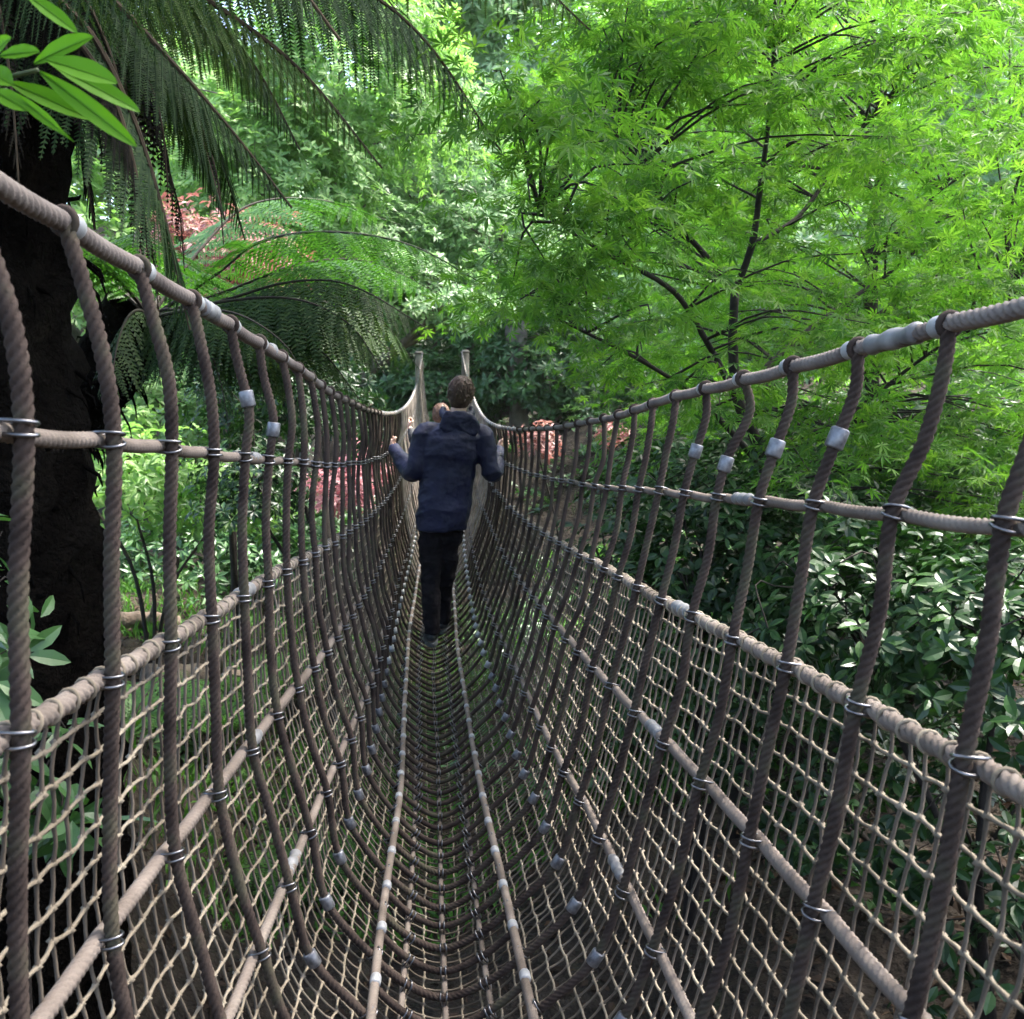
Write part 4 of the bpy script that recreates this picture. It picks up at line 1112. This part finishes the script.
    if hoodie:
        mb = MB(); up_ = norm(nk-ch)
        # folded hood: a roll round the collar and a crumpled flap down the back
        c0 = nk+V3(0, -.012, .014)
        a = np.linspace(-.15*PI, 1.15*PI, 30)
        roll = c0+np.stack([.100*np.cos(a), -.085*np.sin(a), .020-.045*np.sin(a)], 1)
        tube(mb, roll, .020+.010*np.sin(np.linspace(0, PI, 30)), 14)
        def flap(v, d):
            v = v.copy(); low_ = np.clip(-d[:, 2], 0, 1); v[:, 0] *= 1-.45*low_**2; v[:, 0] += .025*low_; return v
        blob(mb, c0+V3(.012, -.085, -.080), (.135, .030, .105), 26, 18, fn=flap)
        blob(mb, c0+V3(-.062, -.088, -.060), (.050, .026, .085), 16, 12)
        blob(mb, c0+V3(.078, -.085, -.080), (.055, .026, .070), 16, 12)
        remesh(mb, 'hood', coat, jk, .006, 2, .008, 9, 5)
    return root

fz = sec(6.37)[7][2]+RH+.004
fx0 = sec(6.37)[7][0]+.0
mb0 = V3(fx0, 6.37, fz)
yl = 6.74
hs = sec((25+2.8)*S); gl = hs[1]*.80+hs[0]*.20; gr_ = hs[13]*.52+hs[14]*.48
JOINT = dict(pelvis=(.058, .0, .94), chest=(.125, .02, 1.29), neck=(.175, .045, 1.535), head=(.200, .075, 1.675), look=(.25, 1, -.28),
             shL=(-.040, .03, 1.455), elL=(-.120, .0, 1.165), shR=(.340, .03, 1.430), elR=(.405, .0, 1.150),
             hipL=(-.012, 0, .90), knL=(-.012, .03, .52), anL=(-.012, -.06, .098), hipR=(.140, 0, .90), knR=(.095, .10, .52), anR=(.060, .26, .105), toeL=6, toeR=-3, hem=.775)
for s, gp in (('L', gl), ('R', gr_)):
    el = mb0+V3(*JOINT['el'+s]); d = gp-el; d /= np.linalg.norm(d)
    JOINT['gr'+s] = gp; JOINT['wr'+s] = gp-d*.085
person(mb0, 'person in a hooded navy jacket and black trousers walking away along the bridge', JOINT, M['jacket'], M['hair'])

# someone farther along, almost hidden behind the first walker
Y2 = 9.6; s2 = sec(Y2)
b2 = V3(s2[7][0]+.075, Y2, s2[7][2]+RH+.004)
J2 = dict(JOINT); tl = .86
J2.update(pelvis=(.0, 0, .94), chest=(-.005, .02, 1.29), neck=(-.02, .03, 1.52), head=(-.03, .05, 1.665), look=(.1, 1, -.2), shL=(-.19, .02, 1.43), shR=(.175, .02, 1.43), elL=(-.27, .05, 1.15), elR=(.23, .05, 1.15),
          hipL=(-.085, 0, .9), hipR=(.085, 0, .9), knL=(-.05, .05, .52), knR=(.05, .0, .52), anL=(-.035, .14, .105), anR=(.03, -.08, .1))
for s, key in (('L', 'ML'), ('R', 'MR')):
    gp = sec((38+2.8)*S)[1 if key == 'ML' else 13]*.8+sec((38+2.8)*S)[0 if key == 'ML' else 14]*.2; el = b2+V3(*J2['el'+s])*tl; d = gp-el; d /= np.linalg.norm(d)
    J2['gr'+s] = gp; J2['wr'+s] = gp-d*.085
person(b2, 'light brown haired person in a dark coat half hidden ahead of the navy walker', J2, M['dark_coat'], M['hair_fair'], hoodie=False, tall=tl)

# ------------------------------------------------------------------ humid air
HAZE = .0004
if HAZE:
    mb = MB(); lo_, hi_ = V3(-62, -14, -1.2), V3(62, 82, 26)
    bv = np.array([[x, y, z] for z in (lo_[2], hi_[2]) for y in (lo_[1], hi_[1]) for x in (lo_[0], hi_[0])])
    mb.add(bv, np.array([[0, 2, 3, 1], [4, 5, 7, 6], [0, 1, 5, 4], [2, 6, 7, 3], [0, 4, 6, 2], [1, 3, 7, 5]]))
    hm, hn, ho_ = mat('humid_air'); pv_ = hn.nodes.new('ShaderNodeVolumePrincipled')
    pv_.inputs['Color'].default_value = (.92, .97, .93, 1); pv_.inputs['Density'].default_value = HAZE; pv_.inputs['Anisotropy'].default_value = .3
    hn.links.new(pv_.outputs[0], ho_.inputs['Volume'])
    tag(mb.build('haze', hm, smooth=False), 'pale humid air softening the far trees', 'haze', kind='stuff')

# ------------------------------------------------------------------ light, sky, camera
sc = bpy.context.scene
EL, AZ = math.radians(62), math.radians(70)      # high sun to the right, softened by thin cloud
w = bpy.data.worlds.new('World'); sc.world = w; w.use_nodes = True
nt = w.node_tree; bg = nt.nodes['Background']
sky = nt.nodes.new('ShaderNodeTexSky'); sky.sky_type = 'NISHITA'; sky.sun_disc = False
sky.sun_elevation = EL; sky.sun_rotation = AZ; sky.air_density = 1.0; sky.dust_density = 4.0; sky.ozone_density = 1.0
nt.links.new(sky.outputs[0], bg.inputs[0]); bg.inputs[1].default_value = .15
ld = bpy.data.lights.new('sun', 'SUN'); ld.energy = 2.8; ld.angle = math.radians(16); ld.color = (1, .96, .90)
lo = bpy.data.objects.new('sun', ld); C.objects.link(lo)
sd = Vector((math.sin(AZ)*math.cos(EL), math.cos(AZ)*math.cos(EL), math.sin(EL)))
lo.rotation_euler = sd.to_track_quat('Z', 'Y').to_euler(); lo.location = (5, 5, 12)

cd = bpy.data.cameras.new('camera'); cam = bpy.data.objects.new('camera', cd); C.objects.link(cam)
cam.location = (0, 0, OZ); cam.rotation_euler = (PI/2-PITCH, 0, -YAW)
cd.sensor_fit = 'HORIZONTAL'; cd.sensor_width = 36; cd.lens = 36*F_PX/1024
cd.clip_start = .02; cd.clip_end = 500
cd.dof.use_dof = True; cd.dof.focus_distance = 2.2; cd.dof.aperture_fstop = 11
sc.camera = cam
sc.view_settings.view_transform = 'Standard'; sc.view_settings.look = 'None'
sc.view_settings.exposure = 2.6; sc.view_settings.gamma = 1
cy = sc.cycles
cy.max_bounces = 7; cy.diffuse_bounces = 4; cy.glossy_bounces = 2; cy.transmission_bounces = 4; cy.transparent_max_bounces = 4
cy.use_denoising = True; cy.caustics_reflective = False; cy.caustics_refractive = False
cy.sample_clamp_indirect = 6
